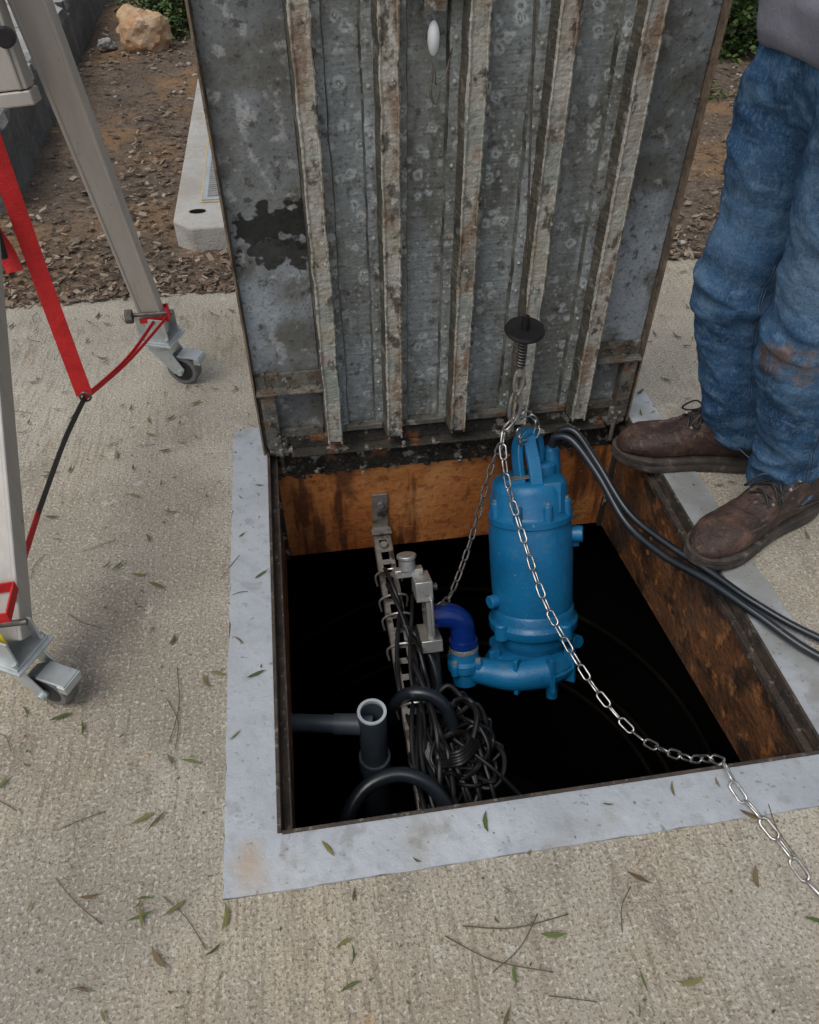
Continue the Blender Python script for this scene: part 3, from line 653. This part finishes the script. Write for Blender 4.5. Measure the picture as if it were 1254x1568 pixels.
g.tube([(-.44,.62,.235),(-.435,.42,.25),(fB.x+.043,fB.y-.03,.27)],.01,4,flat=((0,0,1),.009,.0014))
g.make('tie_straps',m_red,tp)
g=G();g.tube([J,(-.425,.85,.240),(-.44,.62,.235)],.01,4,flat=((0,0,1),.008,.0014));g.make('black_strap',m_cord,tp)
g=G();g.tube([J+Vector((0,.0,.005)),(-.415,1.04,.60),(-.43,1.10,1.25)],.01,4,flat=((1,.1,0),.0185,.0015));
g.tube([(-.455,1.02,.56),(-.462,1.03,.60),(-.470,1.02,.66),(-.455,1.02,.70)],.01,4,flat=((1,.1,0),.017,.003))
g.make('wide_strap',m_red,tp)
g=G();g.tube([(-.47,1.02,.72),(-.455,1.0,.66),(-.46,1.0,.60)],.010,8);g.box((-.50,1.0,.65),(-.455,1.04,.68));g.make('strap_buckle',m_rub,tp,bevel=.003)
g=G();g.tube([J+Vector((.012*math.cos(a),0,.012*math.sin(a))) for a in np.linspace(0,6.28,8,endpoint=False)],.003,6,closed=True);g.make('strap_ring',m_chaind,tp,True)
Tw=Matrix.Translation((-.425,1.30,.80))@Matrix.Rotation(math.radians(-4),4,'Y')@Matrix.Rotation(math.radians(-6),4,'X')
g=G();g.box((-.045,-.03,.03),(.04,.03,.50),Tw);g.box((-.05,-.034,-.0),(.044,.034,.028),Tw);g.box((.02,-.036,.03),(.03,-.03,.45),Tw);g.make('winch_sleeve',m_alu,tp,bevel=.004)
g=G();g.cyl((.036,-.03,.125),(.040,-.07,.125),.019,Mx=Tw,n=10);g.cyl((.036,-.03,.125),(.036,-.04,.125),.012,Mx=Tw);g.make('clamp_knob',m_rub,tp,bevel=.003)
g=G();Bq=Matrix.Translation(fB+Vector((0,.002,0)))
g.box((-.024,-.032,.012),(.012,-.0305,.047),Bq);g.make('yellow_label',m_yel,tp)
g=G();g.box((-.004,-.0330,.018),(.0,-.0322,.041),Bq);g.make('label_digit',m_rub,tp)
# ------------------------------------------------------------------ person
def capsule(bm,p,r,q,r2,sy=1.,n=14):
    p=Vector(p);q=Vector(q);N=8
    for i in range(N+1):
        c=p.lerp(q,i/N);rr=r+(r2-r)*i/N
        bmesh.ops.create_uvsphere(bm,u_segments=n,v_segments=8,radius=rr,matrix=Matrix.Translation(c)@Matrix.Diagonal((1,sy,1,1)))
def blob(name,parts,mat,parent,vox=.012,smooth=3,disp=None):
    bm=bmesh.new()
    for a in parts: capsule(bm,*a)
    me=bpy.data.meshes.new('t');bm.to_mesh(me);bm.free()
    o=bpy.data.objects.new('t',me);COL.objects.link(o)
    r=o.modifiers.new('r','REMESH');r.mode='VOXEL';r.voxel_size=vox
    s=o.modifiers.new('s','SMOOTH');s.iterations=smooth;s.factor=.6
    dg=bpy.context.evaluated_depsgraph_get();me2=bpy.data.meshes.new_from_object(o.evaluated_get(dg))
    bpy.data.objects.remove(o);me2.name=name;me2.materials.clear();me2.materials.append(mat)
    if disp:
        nn=[v.normal.copy() for v in me2.vertices]
        for v,n_ in zip(me2.vertices,nn): v.co+=n_*disp(v.co,n_)
    me2.polygons.foreach_set('use_smooth',[True]*len(me2.polygons))
    o=bpy.data.objects.new(name,me2);COL.objects.link(o)
    if parent: o.parent=parent
    return o
man=empty('standing_man')
def ridge(v): return 1-2.4*abs(v)**.85
def jd(c,n):
    z=c.z
    lower=max(0,min(1,(.36-z)/.2));knee=math.exp(-((z-.5)/.10)**2);hip=math.exp(-((z-.93)/.12)**2)
    leg_=4. if c.y>.69 else 0.
    a=ridge(noise.noise((c.x*3.5+z*4,c.y*3.5-z*3+leg_,z*6.5+leg_)))
    b=ridge(noise.noise((c.x*6-z*4,c.y*5,z*17+4+leg_)))
    f=ridge(noise.noise((c.x*9+z*7,c.y*9-z*6+leg_,z*9+2)))
    d=noise.noise((c.x*2.5,c.y*2.5,z*3+9+leg_))
    e=noise.noise((c.x*16,c.y*16,z*22))
    return .010*a*(.6+.4*hip+.5*knee)+ .013*b*lower+.007*b*knee+.003*b*hip+.004*f+.012*d+.002*e-.006
jeans=blob('jeans',[
 ((1.18,.80,.145),.074,(1.125,.80,.30),.080,1.05),((1.125,.80,.30),.080,(1.055,.80,.50),.088,1.05),((1.055,.80,.50),.088,(1.05,.77,.92),.116,1.0),
 ((1.205,.61,.125),.076,(1.17,.60,.28),.080,1.05),((1.17,.60,.28),.080,(1.10,.585,.50),.086,1.05),((1.10,.585,.50),.088,(1.05,.55,.92),.116,1.0),
 ((1.06,.56,.97),.125,(1.06,.76,.97),.125,1.),((1.06,.60,1.05),.12,(1.06,.72,1.05),.12,1.)],m_jean,man,.0062,2,jd)
def cuthem(o,cuts):
    for v in o.data.vertices:
        for (x,y,z) in cuts:
            if (v.co.x-x)**2+(v.co.y-y)**2<.03 and v.co.z<z: v.co.z=z-.012*(z-v.co.z)/.05
cuthem(jeans,[(1.18,.80,.105),(1.21,.61,.085)])
bm=bmesh.new();bm.from_mesh(jeans.data);bvh=BVHTree.FromBMesh(bm)
def seamline(xf,y0,dy,za,zb):
    pts=[]
    for z in np.linspace(za,zb,60):
        h=bvh.ray_cast(Vector((xf(z),y0,z)),Vector((0,dy,0)))
        if h[0] is not None: pts.append(h[0]+h[1]*.0002)
    return pts
g=G()
L1=seamline(lambda z:1.215-.25*min(.42,max(0,z-.1)),.1,1,.10,.9)
for off in (0,.006): g.tube([p+Vector((off,0,0)) for p in L1],.0013,5,sub=1)
L2=seamline(lambda z:1.165-.27*min(.4,max(0,z-.12)),.70,1,.13,.62)
if len(L2)>3:
    for off in (0,.006): g.tube([p+Vector((off,0,0)) for p in L2],.0013,5,sub=1)
g.make('seams',m_stitch,man,True)
for (cx_,cy_,zz) in ((1.18,.80,.122),(1.21,.61,.104)):
    pts=[]
    for a in np.linspace(0,2*math.pi,48,endpoint=False):
        d_=Vector((math.cos(a),math.sin(a),0));h=bvh.ray_cast(Vector((cx_,cy_,zz))+d_*.2,-d_)
        if h[0] is not None and (h[0]-Vector((cx_,cy_,zz))).length<.13: pts.append(h[0])
    if len(pts)>10:
        g=G();g.tube(pts,.0014,5,sub=1,closed=True);g.make('hem_stitch',m_stitch,man,True)
bm.free()
def sd_(c,n): return .007*noise.noise((c.x*6,c.y*6,c.z*9))+.004*noise.noise((c.x*14,c.y*14,c.z*20))
shirt=blob('shirt',[
 ((1.05,.57,1.06),.143,(1.05,.75,1.06),.143,1.),((1.055,.57,1.14),.137,(1.055,.75,1.14),.137,1.),((1.07,.56,1.30),.13,(1.07,.76,1.30),.13,1),((1.08,.53,1.47),.11,(1.08,.79,1.47),.11,1),
 ((1.08,.48,1.54),.075,(1.03,.40,1.30),.062,1),((1.03,.40,1.30),.062,(.87,.47,1.24),.048,1),
 ((1.08,.84,1.54),.075,(1.05,.92,1.30),.062,1),((1.05,.92,1.30),.062,(.90,.82,1.24),.048,1),
 ((1.08,.62,1.58),.07,(1.07,.70,1.58),.07,1)],m_shirt,man,.012,4,sd_)
for v in shirt.data.vertices:
    hz=.985+.012*noise.noise((v.co.x*5,v.co.y*5,0))
    if v.co.z<hz and .3<v.co.y<1.0 and v.co.z<1.05:
        k_=(hz-v.co.z);v.co.z=hz-.01*k_/.1
blob('head_and_neck',[((1.07,.66,1.55),.058,(1.04,.66,1.66),.054,1),((1.03,.66,1.76),.088,(1.03,.66,1.79),.092,.85),((1.0,.66,1.71),.06,(.99,.66,1.68),.045,.85),((.955,.66,1.735),.016,(.935,.66,1.715),.016,1),((1.04,.575,1.74),.016,(1.04,.575,1.715),.012,.6),((1.04,.745,1.74),.016,(1.04,.745,1.715),.012,.6)],m_skin,man,.007,3)
blob('hair',[((1.06,.66,1.80),.092,(1.045,.66,1.81),.092,.88),((1.09,.66,1.75),.07,(1.09,.66,1.72),.06,1)],m_hair,man,.01,2,lambda c,n:.006*noise.noise(c*40))
g=G()
for yy in (.63,.69): g.lathe([(.001,-.008),(.008,-.004),(.010,0),(.008,.004),(.001,.008)],Matrix.Translation((.948,yy,1.755)),12)
g.make('eyes',m_eye,man,True)
g=G();g.tube([(.951,.64,1.688),(.944,.66,1.686),(.951,.68,1.688)],.004,6);g.make('mouth',M('lip_mat',(.35,.14,.11),(.4,.17,.13),5),man,True)
for nm,sgn,wy in (('left_hand',1,.47),('right_hand',-1,.82)):
    P=[((.86,wy,1.235),.027,(.80,wy+.02*sgn,1.225),.034,1,10)]
    for k,(dy,L) in enumerate(((-.03,.055),(-.01,.065),(.012,.06),(.032,.048))):
        b=Vector((.775,wy+.02*sgn+dy,1.225));m_=b+Vector((-L*.5,.0,-.006));e=m_+Vector((-L*.3,0,-.03))
        P+=[(b,.0095,m_,.009,1,8),(m_,.009,e,.008,1,8)]
    b=Vector((.83,wy+.045*sgn,1.23));P+=[(b,.012,b+Vector((-.03,.018*sgn,-.01)),.010,1,8),(b+Vector((-.03,.018*sgn,-.01)),.010,b+Vector((-.06,.012*sgn,-.02)),.008,1,8)]
    blob(nm,P,m_skin,man,.0045,2)
def boot(name,heel,toe,yoff=0):
    heel=Vector(heel);toe=Vector(toe);d=(toe-heel);L=d.length;ang=math.atan2(d.y,d.x)
    Mz=Matrix.Translation(heel)@Matrix.Rotation(ang,4,'Z')@Matrix.Diagonal((L/.322,1.08,1.08,1))
    S=[(.0,.020,.075,.030),(.006,.030,.11,.03),(.02,.037,.15,.03),(.05,.041,.175,.03),(.085,.042,.18,.03),(.12,.042,.172,.03),(.15,.043,.150,.03),(.18,.045,.125,.03),(.205,.048,.106,.03),(.225,.0505,.097,.03),(.25,.0525,.093,.03),(.275,.050,.087,.03),(.297,.043,.077,.03),(.312,.031,.064,.03),(.321,.013,.048,.03)]
    g=G();V=[];Fc=[];n=32
    SS=[]
    for a,b in zip(S[:-1],S[1:]):
        for q in range(3): SS.append(tuple(a[i]+(b[i]-a[i])*q/3 for i in range(4)))
    SS.append(S[-1])
    for (x,w_,h,b) in SS:
        for k in range(n):
            a=2*math.pi*k/n;ca,sa=math.cos(a),math.sin(a)
            e=.72
            yy=w_*math.copysign(abs(ca)**e,ca);zz=b+(h-b)*(.5+.5*math.copysign(abs(sa)**.8,sa))
            if x<.13 and sa>0.2: yy*=.9
            cr=0
            if .165<x<.25 and sa>-.2: cr=.0035*math.sin(x*260+ca*2.2)*math.sin((x-.165)/.085*math.pi)
            wob_=.0025*noise.noise((x*30,yy*30,zz*30+len(name)))
            if .245<x and sa>.75: cr+=.001
            V.append((x+wob_*.3,yy*(1+wob_*12),zz+cr+wob_*(sa>-.3)))
    for j in range(len(SS)-1):
        for k in range(n):
            l=(k+1)%n;Fc.append((j*n+k,j*n+l,(j+1)*n+l,(j+1)*n+k))
    Fc.append(list(range(n))[::-1]);Fc.append([(len(SS)-1)*n+k for k in range(n)])
    g.add(V,Fc,Mz);g.make(name+'_upper',m_boot,man,True,auto=False)
    out=[(-.004,.0),(.0,.022),(.012,.035),(.04,.042),(.09,.041),(.13,.041),(.17,.046),(.21,.054),(.245,.0585),(.28,.054),(.305,.042),(.322,.022),(.329,0)]
    ring=out+[(x,-y) for x,y in out[-2:0:-1]]
    ring=[(p.x,p.y) for p in spline([(x,y,0) for x,y in ring],3,True)]
    g=G();V=[];N=len(ring)
    lv=((0,.97),(.004,1.),(.018,1.),(.020,.975),(.023,.975),(.025,1.0),(.034,1.0),(.037,.95))
    for z,s in lv:
        for x,y in ring: V.append(((x-.16)*s+.16,y*s,z+(.012*max(0,(x-.25)/.07) if z<.019 else .006*max(0,(x-.25)/.07))))
    Fc=[]
    for j in range(len(lv)-1):
        for k in range(N): Fc.append((j*N+k,j*N+(k+1)%N,(j+1)*N+(k+1)%N,(j+1)*N+k))
    Fc.append(list(range(N))[::-1]);Fc.append([(len(lv)-1)*N+k for k in range(N)])
    g.add(V,Fc,Mz);g.make(name+'_sole',m_sole,man,True)
    g=G()
    g.tube([(.172,.0405,.092),(.205,.043,.086),(.25,.040,.083),(.28,.026,.082),(.295,0,.080),(.28,-.026,.082),(.25,-.040,.083),(.205,-.043,.086),(.172,-.0405,.092)],.0026,6,Mz)
    for s in (-1,1):
        g.tube([(.02,s*.038,.06),(.06,s*.0428,.075),(.11,s*.0432,.085),(.145,s*.042,.105),(.165,s*.034,.128)],.0017,6,Mz)
        g.tube([(.12,s*.034,.155),(.15,s*.030,.140),(.185,s*.024,.118),(.20,s*.012,.112)],.002,6,Mz)
    g.make(name+'_seams',m_sole,man,True)
    g=G()
    for i,x in enumerate((.128,.146,.163,.180)):
        h=[.172,.156,.143,.129][i]
        g.tube([(x-.006,-.026,h-.010),(x,-.010,h+.003),(x+.004,.010,h+.003),(x+.008,.026,h-.012)],.0027,6,Mz)
        g.tube([(x+.008,-.026,h-.012),(x,0,h+.005),(x-.006,.026,h-.010)],.0027,6,Mz)
    g.tube([(.155,0,.158),(.165,.025,.162),(.185,.040,.140),(.17,.040,.128),(.155,.01,.150)],.0024,6,Mz)
    g.tube([(.155,0,.158),(.17,-.025,.160),(.190,-.038,.132),(.175,-.042,.120),(.155,-.01,.150)],.0024,6,Mz)
    g.make(name+'_laces',m_rub,man,True)
    g=G()
    for i,x in enumerate((.128,.146,.163,.180)):
        for s in (-1,1): g.lathe([(.0035,0),(.0035,.002)],Mz@Matrix.Translation((x,s*.028,[.158,.143,.130,.118][i]+.002))@Matrix.Rotation(-s*.7,4,'X'),8)
    g.make(name+'_eyelets',m_steel,man,True)
boot('boot_1',(1.275,.79,.005),(.905,.875,.005));boot('boot_2',(1.325,.625,.005),(.948,.478,.005))
# ------------------------------------------------------------------ background objects
dr=empty('drain_channel')
g=G()
zt=.085;xa,xb,ya0,yb0=-.33,.35,2.31,4.75
ch=.07
out=[(xa+ch,ya0),(xb,ya0),(xb,yb0),(xa,yb0),(xa,ya0+ch*1.1)]
V=[(x,y,-.03) for x,y in out]+[(x,y,zt) for x,y in out];N=5
g.add(V,[tuple(range(N))[::-1],tuple(range(N,2*N))]+[(k,(k+1)%N,N+(k+1)%N,N+k) for k in range(N)])
g.make('precast_body',m_drain,dr,bevel=.008)
g=G();g.box((-.225,2.56,zt+.001),(.30,4.5,zt+.006));g.make('grate_frame',m_frame,dr)
g=G();g.box((-.233,2.55,zt+.001),(-.226,4.5,zt+.005));g.box((-.233,2.54,zt+.001),(.3,2.55,zt+.005));g.make('caulk_line',m_caulk,dr)
g=G()
for y in np.arange(2.59,4.47,.022): g.box((-.205,y,zt+.007),(.28,y+.012,zt+.012))
g.make('grate_bars',m_grate,dr)
g=G();g.lathe([(.001,0),(.03,0)],Matrix.Translation((-.24,2.46,zt+.002)),20,cap=False,sx=1.1,sy=.7);g.make('lift_hole',m_black,dr)
bw=empty('block_retaining_wall')
yy=2.72;k=0
while yy<9:
    Lb=random.uniform(.55,.75)
    xb0,xb1=-1.55,-1.03+random.uniform(-.01,.01)-.03*k;V=[];h=.31
    def P(i,j,kk):
        x=xb0+(xb1-xb0)*i;y=yy+.006+(Lb-.012)*j;z=-.05+(h+.05)*kk
        nz_=noise.noise((x*9,y*9,z*9));nf=noise.noise((x*25,y*25,z*25))
        edge=(1 if kk>.99 else 0)*(1 if (i>.99) else 0)
        ed=edge*max(0,noise.noise((y*6,k,3))+.15)*.11
        return (x+.008*nz_-ed*.9+.004*nf,y,z-ed+.006*nf)
    nI,nJ,nK=6,14,6
    for i in range(nI+1):
        for j in range(nJ+1): V.append(P(i/nI,j/nJ,1))
    Fc=[];mi=[]
    for i in range(nI):
        for j in range(nJ): a=i*(nJ+1)+j;Fc.append((a,a+nJ+1,a+nJ+2,a+1));mi.append(1)
    base=len(V)
    for q in range(nK+1):
        for j in range(nJ+1): V.append(P(1,j/nJ,q/nK))
    for q in range(nK):
        for j in range(nJ): a=base+q*(nJ+1)+j;Fc.append((a,a+1,a+nJ+2,a+nJ+1));mi.append(0)
    for jj in (0,1):
        base=len(V)
        for q in range(nK+1):
            for i in range(nI+1): V.append(P(i/nI,jj,q/nK))
        for q in range(nK):
            for i in range(nI): a=base+q*(nI+1)+i;Fc.append((a,a+1,a+nI+2,a+nI+1));mi.append(0)
    mk('block_%d'%k,V,Fc,None,bw,False,[m_block,m_blockt],mi)
    yy+=Lb;k+=1
def rock(name,c,r,seed,mat=m_rock,parent=None):
    bm=bmesh.new();bmesh.ops.create_icosphere(bm,subdivisions=4,radius=1)
    for v in bm.verts:
        p=v.co.copy();q=p*1.1+Vector((seed,seed,seed))
        s=1+.35*noise.noise(q)+.15*noise.noise(q*2.7)
        s=round(s*9)/9*.5+s*.5
        v.co=Vector((p.x*r[0],p.y*r[1],p.z*r[2]))*s+Vector(c)
    me=bpy.data.meshes.new(name);bm.to_mesh(me);bm.free();me.materials.append(mat);o=bpy.data.objects.new(name,me);COL.objects.link(o);return o
rock('landscape_rock',(-.74,5.45,.10),(.17,.14,.15),3.1)
rock('landscape_rock',(-1.0,5.5,.02),(.06,.05,.04),1.1,m_blockt)
g=G()
for k in range(200):
    x=random.uniform(-1.0,4);y=random.uniform(2.0,7);r=random.uniform(.005,.018)
    if -.4<x<.4 and 2.25<y<4.8: continue
    bm=bmesh.new();bmesh.ops.create_icosphere(bm,subdivisions=1,radius=r)
    V=[(v.co.x*random.uniform(.8,1.3)+x,v.co.y+y,v.co.z*.7+.008) for v in bm.verts];Fc=[[v.index for v in f.verts] for f in bm.faces];bm.free();g.add(V,Fc)
g.make('pebbles',m_blockt,None,True,auto=False)
def scatter(name,N,fn,mat,lmin,lmax,asp,tilt,curl=0.):
    V=np.zeros((N*4,3));
    for k in range(N):
        x,y,z=fn();L=lmin+(lmax-lmin)*random.random()**2.5;w_=L*random.uniform(*asp);a=random.uniform(0,2*math.pi);t=random.uniform(-tilt,tilt);t2=random.uniform(-tilt,tilt)
        ca,sa=math.cos(a),math.sin(a)
        for q,(u,v) in enumerate(((-1,-.6),(1,-.4),(.9,.6),(-.8,.5))):
            u_=u*L/2;v_=v*w_
            V[k*4+q]=(x+u_*ca-v_*sa,y+u_*sa+v_*ca,z+u_*t+v_*t2+abs(u_)*curl)
    return mk(name,V,[(4*k,4*k+1,4*k+2,4*k+3) for k in range(N)],mat)
def fm():
    while True:
        y=YF-.015+(random.random()**1.6)*5.6;x=random.uniform(-1.1-(y-2)*.05,1.0+y*.75)
        if -.36<x<.38 and 2.28<y<4.78 and random.random()<.997: continue
        if noise.noise((x*1.6,y*1.6,20))>.02 and random.random()<.75: continue
        if 0<x<.95 and y<4:
            if random.random()<.8: continue
        zz=.096 if (-.36<x<.38 and 2.28<y<4.78) else .004+.045*noise.noise((x*1.3,y*1.3,0))*min(1,(y-YF)*1.5)+random.uniform(0,.010)
        return x,y,zz
scatter('mulch_chips',24000,fm,m_chip,.006,.042,(.15,.6),.4)
def fl():
    x=random.uniform(-.9,1.6);y=random.uniform(-.45,1.9)
    while (-.02<x<1.03 and -.02<y<1.08): x=random.uniform(-.9,1.6);y=random.uniform(-.45,1.9)
    return x,y,.006
def slender(name,N,fn,mat,lmin,lmax,wr):
    V=[];Fc=[]
    for k in range(N):
        x,y,z=fn();L=random.uniform(lmin,lmax);w_=L*random.uniform(*wr);a=random.uniform(0,2*math.pi);bend=random.uniform(-.15,.15)*L
        n0=len(V)
        for q,(u,v) in enumerate(((-1,0),(-.5,.8),(.1,1),(.6,.6),(1,0),(.6,-.5),(.1,-1),(-.5,-.7))):
            px=u*L/2;py=v*w_/2+bend*(1-u*u)
            V.append((x+px*math.cos(a)-py*math.sin(a),y+px*math.sin(a)+py*math.cos(a),z+.004*(1-abs(v))*random.random()+.002*abs(u)))
        Fc.append([n0+i for i in range(8)])
    return mk(name,V,Fc,mat)
slender('fallen_leaves',380,fl,m_litter,.016,.046,(.12,.24))
def fsp():
    x,y,z=fl();return x,y,.004
slender('leaf_crumbs',900,fsp,m_litter,.002,.009,(.3,.7))
g=G()
for k in range(44):
    x,y,z=fl();a=random.uniform(0,6.28);L=random.uniform(.03,.12);c=random.uniform(-.4,.4)
    g.tube([(x,y,.004),(x+L*.5*math.cos(a),y+L*.5*math.sin(a),.006),(x+L*math.cos(a+c),y+L*math.sin(a+c),.004)],.0008,5,sub=4)
for (x,y,a) in [(.25,-.20,-.6),(.28,-.19,-.2),(-.2,.2,1.4)]:
    g.tube([(x,y,.005),(x+.08*math.cos(a),y+.08*math.sin(a),.008),(x+.17*math.cos(a+.15),y+.17*math.sin(a+.15),.005)],.0010,5)
g.make('twigs',m_twig,None,True,auto=False)
def shrub(name,c,r,N,leaf,flowers=0,lm=m_leaf):
    e=empty(name,c);V=[];Fc=[]
    for k in range(N):
        while True:
            p=Vector((random.uniform(-1,1),random.uniform(-1,1),random.uniform(0,1)))
            cl=noise.noise((p.x*2.2+c[0],p.y*2.2,p.z*2.2))
            if p.length<.8+.45*cl and p.length>.25: break
        P_=Vector((p.x*r[0]+c[0],p.y*r[1]+c[1],p.z*r[2]+c[2]));L=leaf*random.uniform(.6,1.3)
        R_=Matrix.Rotation(random.uniform(0,6.28),3,'Z')@Matrix.Rotation(random.uniform(-.9,.9),3,'X')@Matrix.Rotation(random.uniform(-.7,.7),3,'Y')
        n0=len(V)
        for u,v,z in ((-1,0,0),(-.3,.42,.08),(.5,.36,.05),(1,0,-.1),(.5,-.36,.05),(-.3,-.42,.08)): V.append(P_+R_@Vector((u*L/2,v*L/2,z*L)))
        Fc.append([n0+i for i in range(6)])
    mk('foliage',V,Fc,lm,e)
    g=G()
    for k in range(14):
        a=random.uniform(0,6.28);g.tube([(c[0],c[1],c[2]-.02),(c[0]+r[0]*.4*math.cos(a),c[1]+r[1]*.4*math.sin(a),c[2]+r[2]*.4),(c[0]+r[0]*.75*math.cos(a),c[1]+r[1]*.75*math.sin(a),c[2]+r[2]*.75)],.006,5,sub=3)
    g.make('stems',m_twig,e,True,auto=False)
    if flowers:
        g=G()
        for k in range(flowers):
            a=random.uniform(0,6.28);ph=random.uniform(.2,1.2);P_=Vector((c[0]+r[0]*.85*math.cos(a)*math.cos(ph),c[1]+r[1]*.85*math.sin(a)*math.cos(ph),c[2]+r[2]*.85*math.sin(ph)))
            for q in range(7):
                b=q*.9;T=Matrix.Translation(P_)@Matrix.Rotation(b,4,'Z')@Matrix.Rotation(.7,4,'Y')
                g.add([(0,0,0),(.018,-.012,.002),(.034,0,.006),(.018,.012,.002)],[(0,1,2,3)],T)
        g.make('blossoms',m_pink,e)
shrub('flowering_shrub',(-.55,6.0,0),(.45,.4,.42),3000,.045,34)
shrub('flowering_shrub',(.15,6.9,0),(.5,.4,.4),1800,.045,8)
shrub('green_shrub',(3.1,4.95,0),(.78,.6,.62),5600,.055)
shrub('green_shrub',(4.2,6.0,0),(.8,.7,.6),4200,.055)
shrub('green_shrub',(2.45,5.75,0),(.75,.6,.6),4000,.055)
shrub('green_shrub',(3.3,7.2,0),(1.,.7,.7),3000,.06)
shrub('ground_cover_plant',(2.25,3.95,0),(.55,.3,.07),1800,.03)
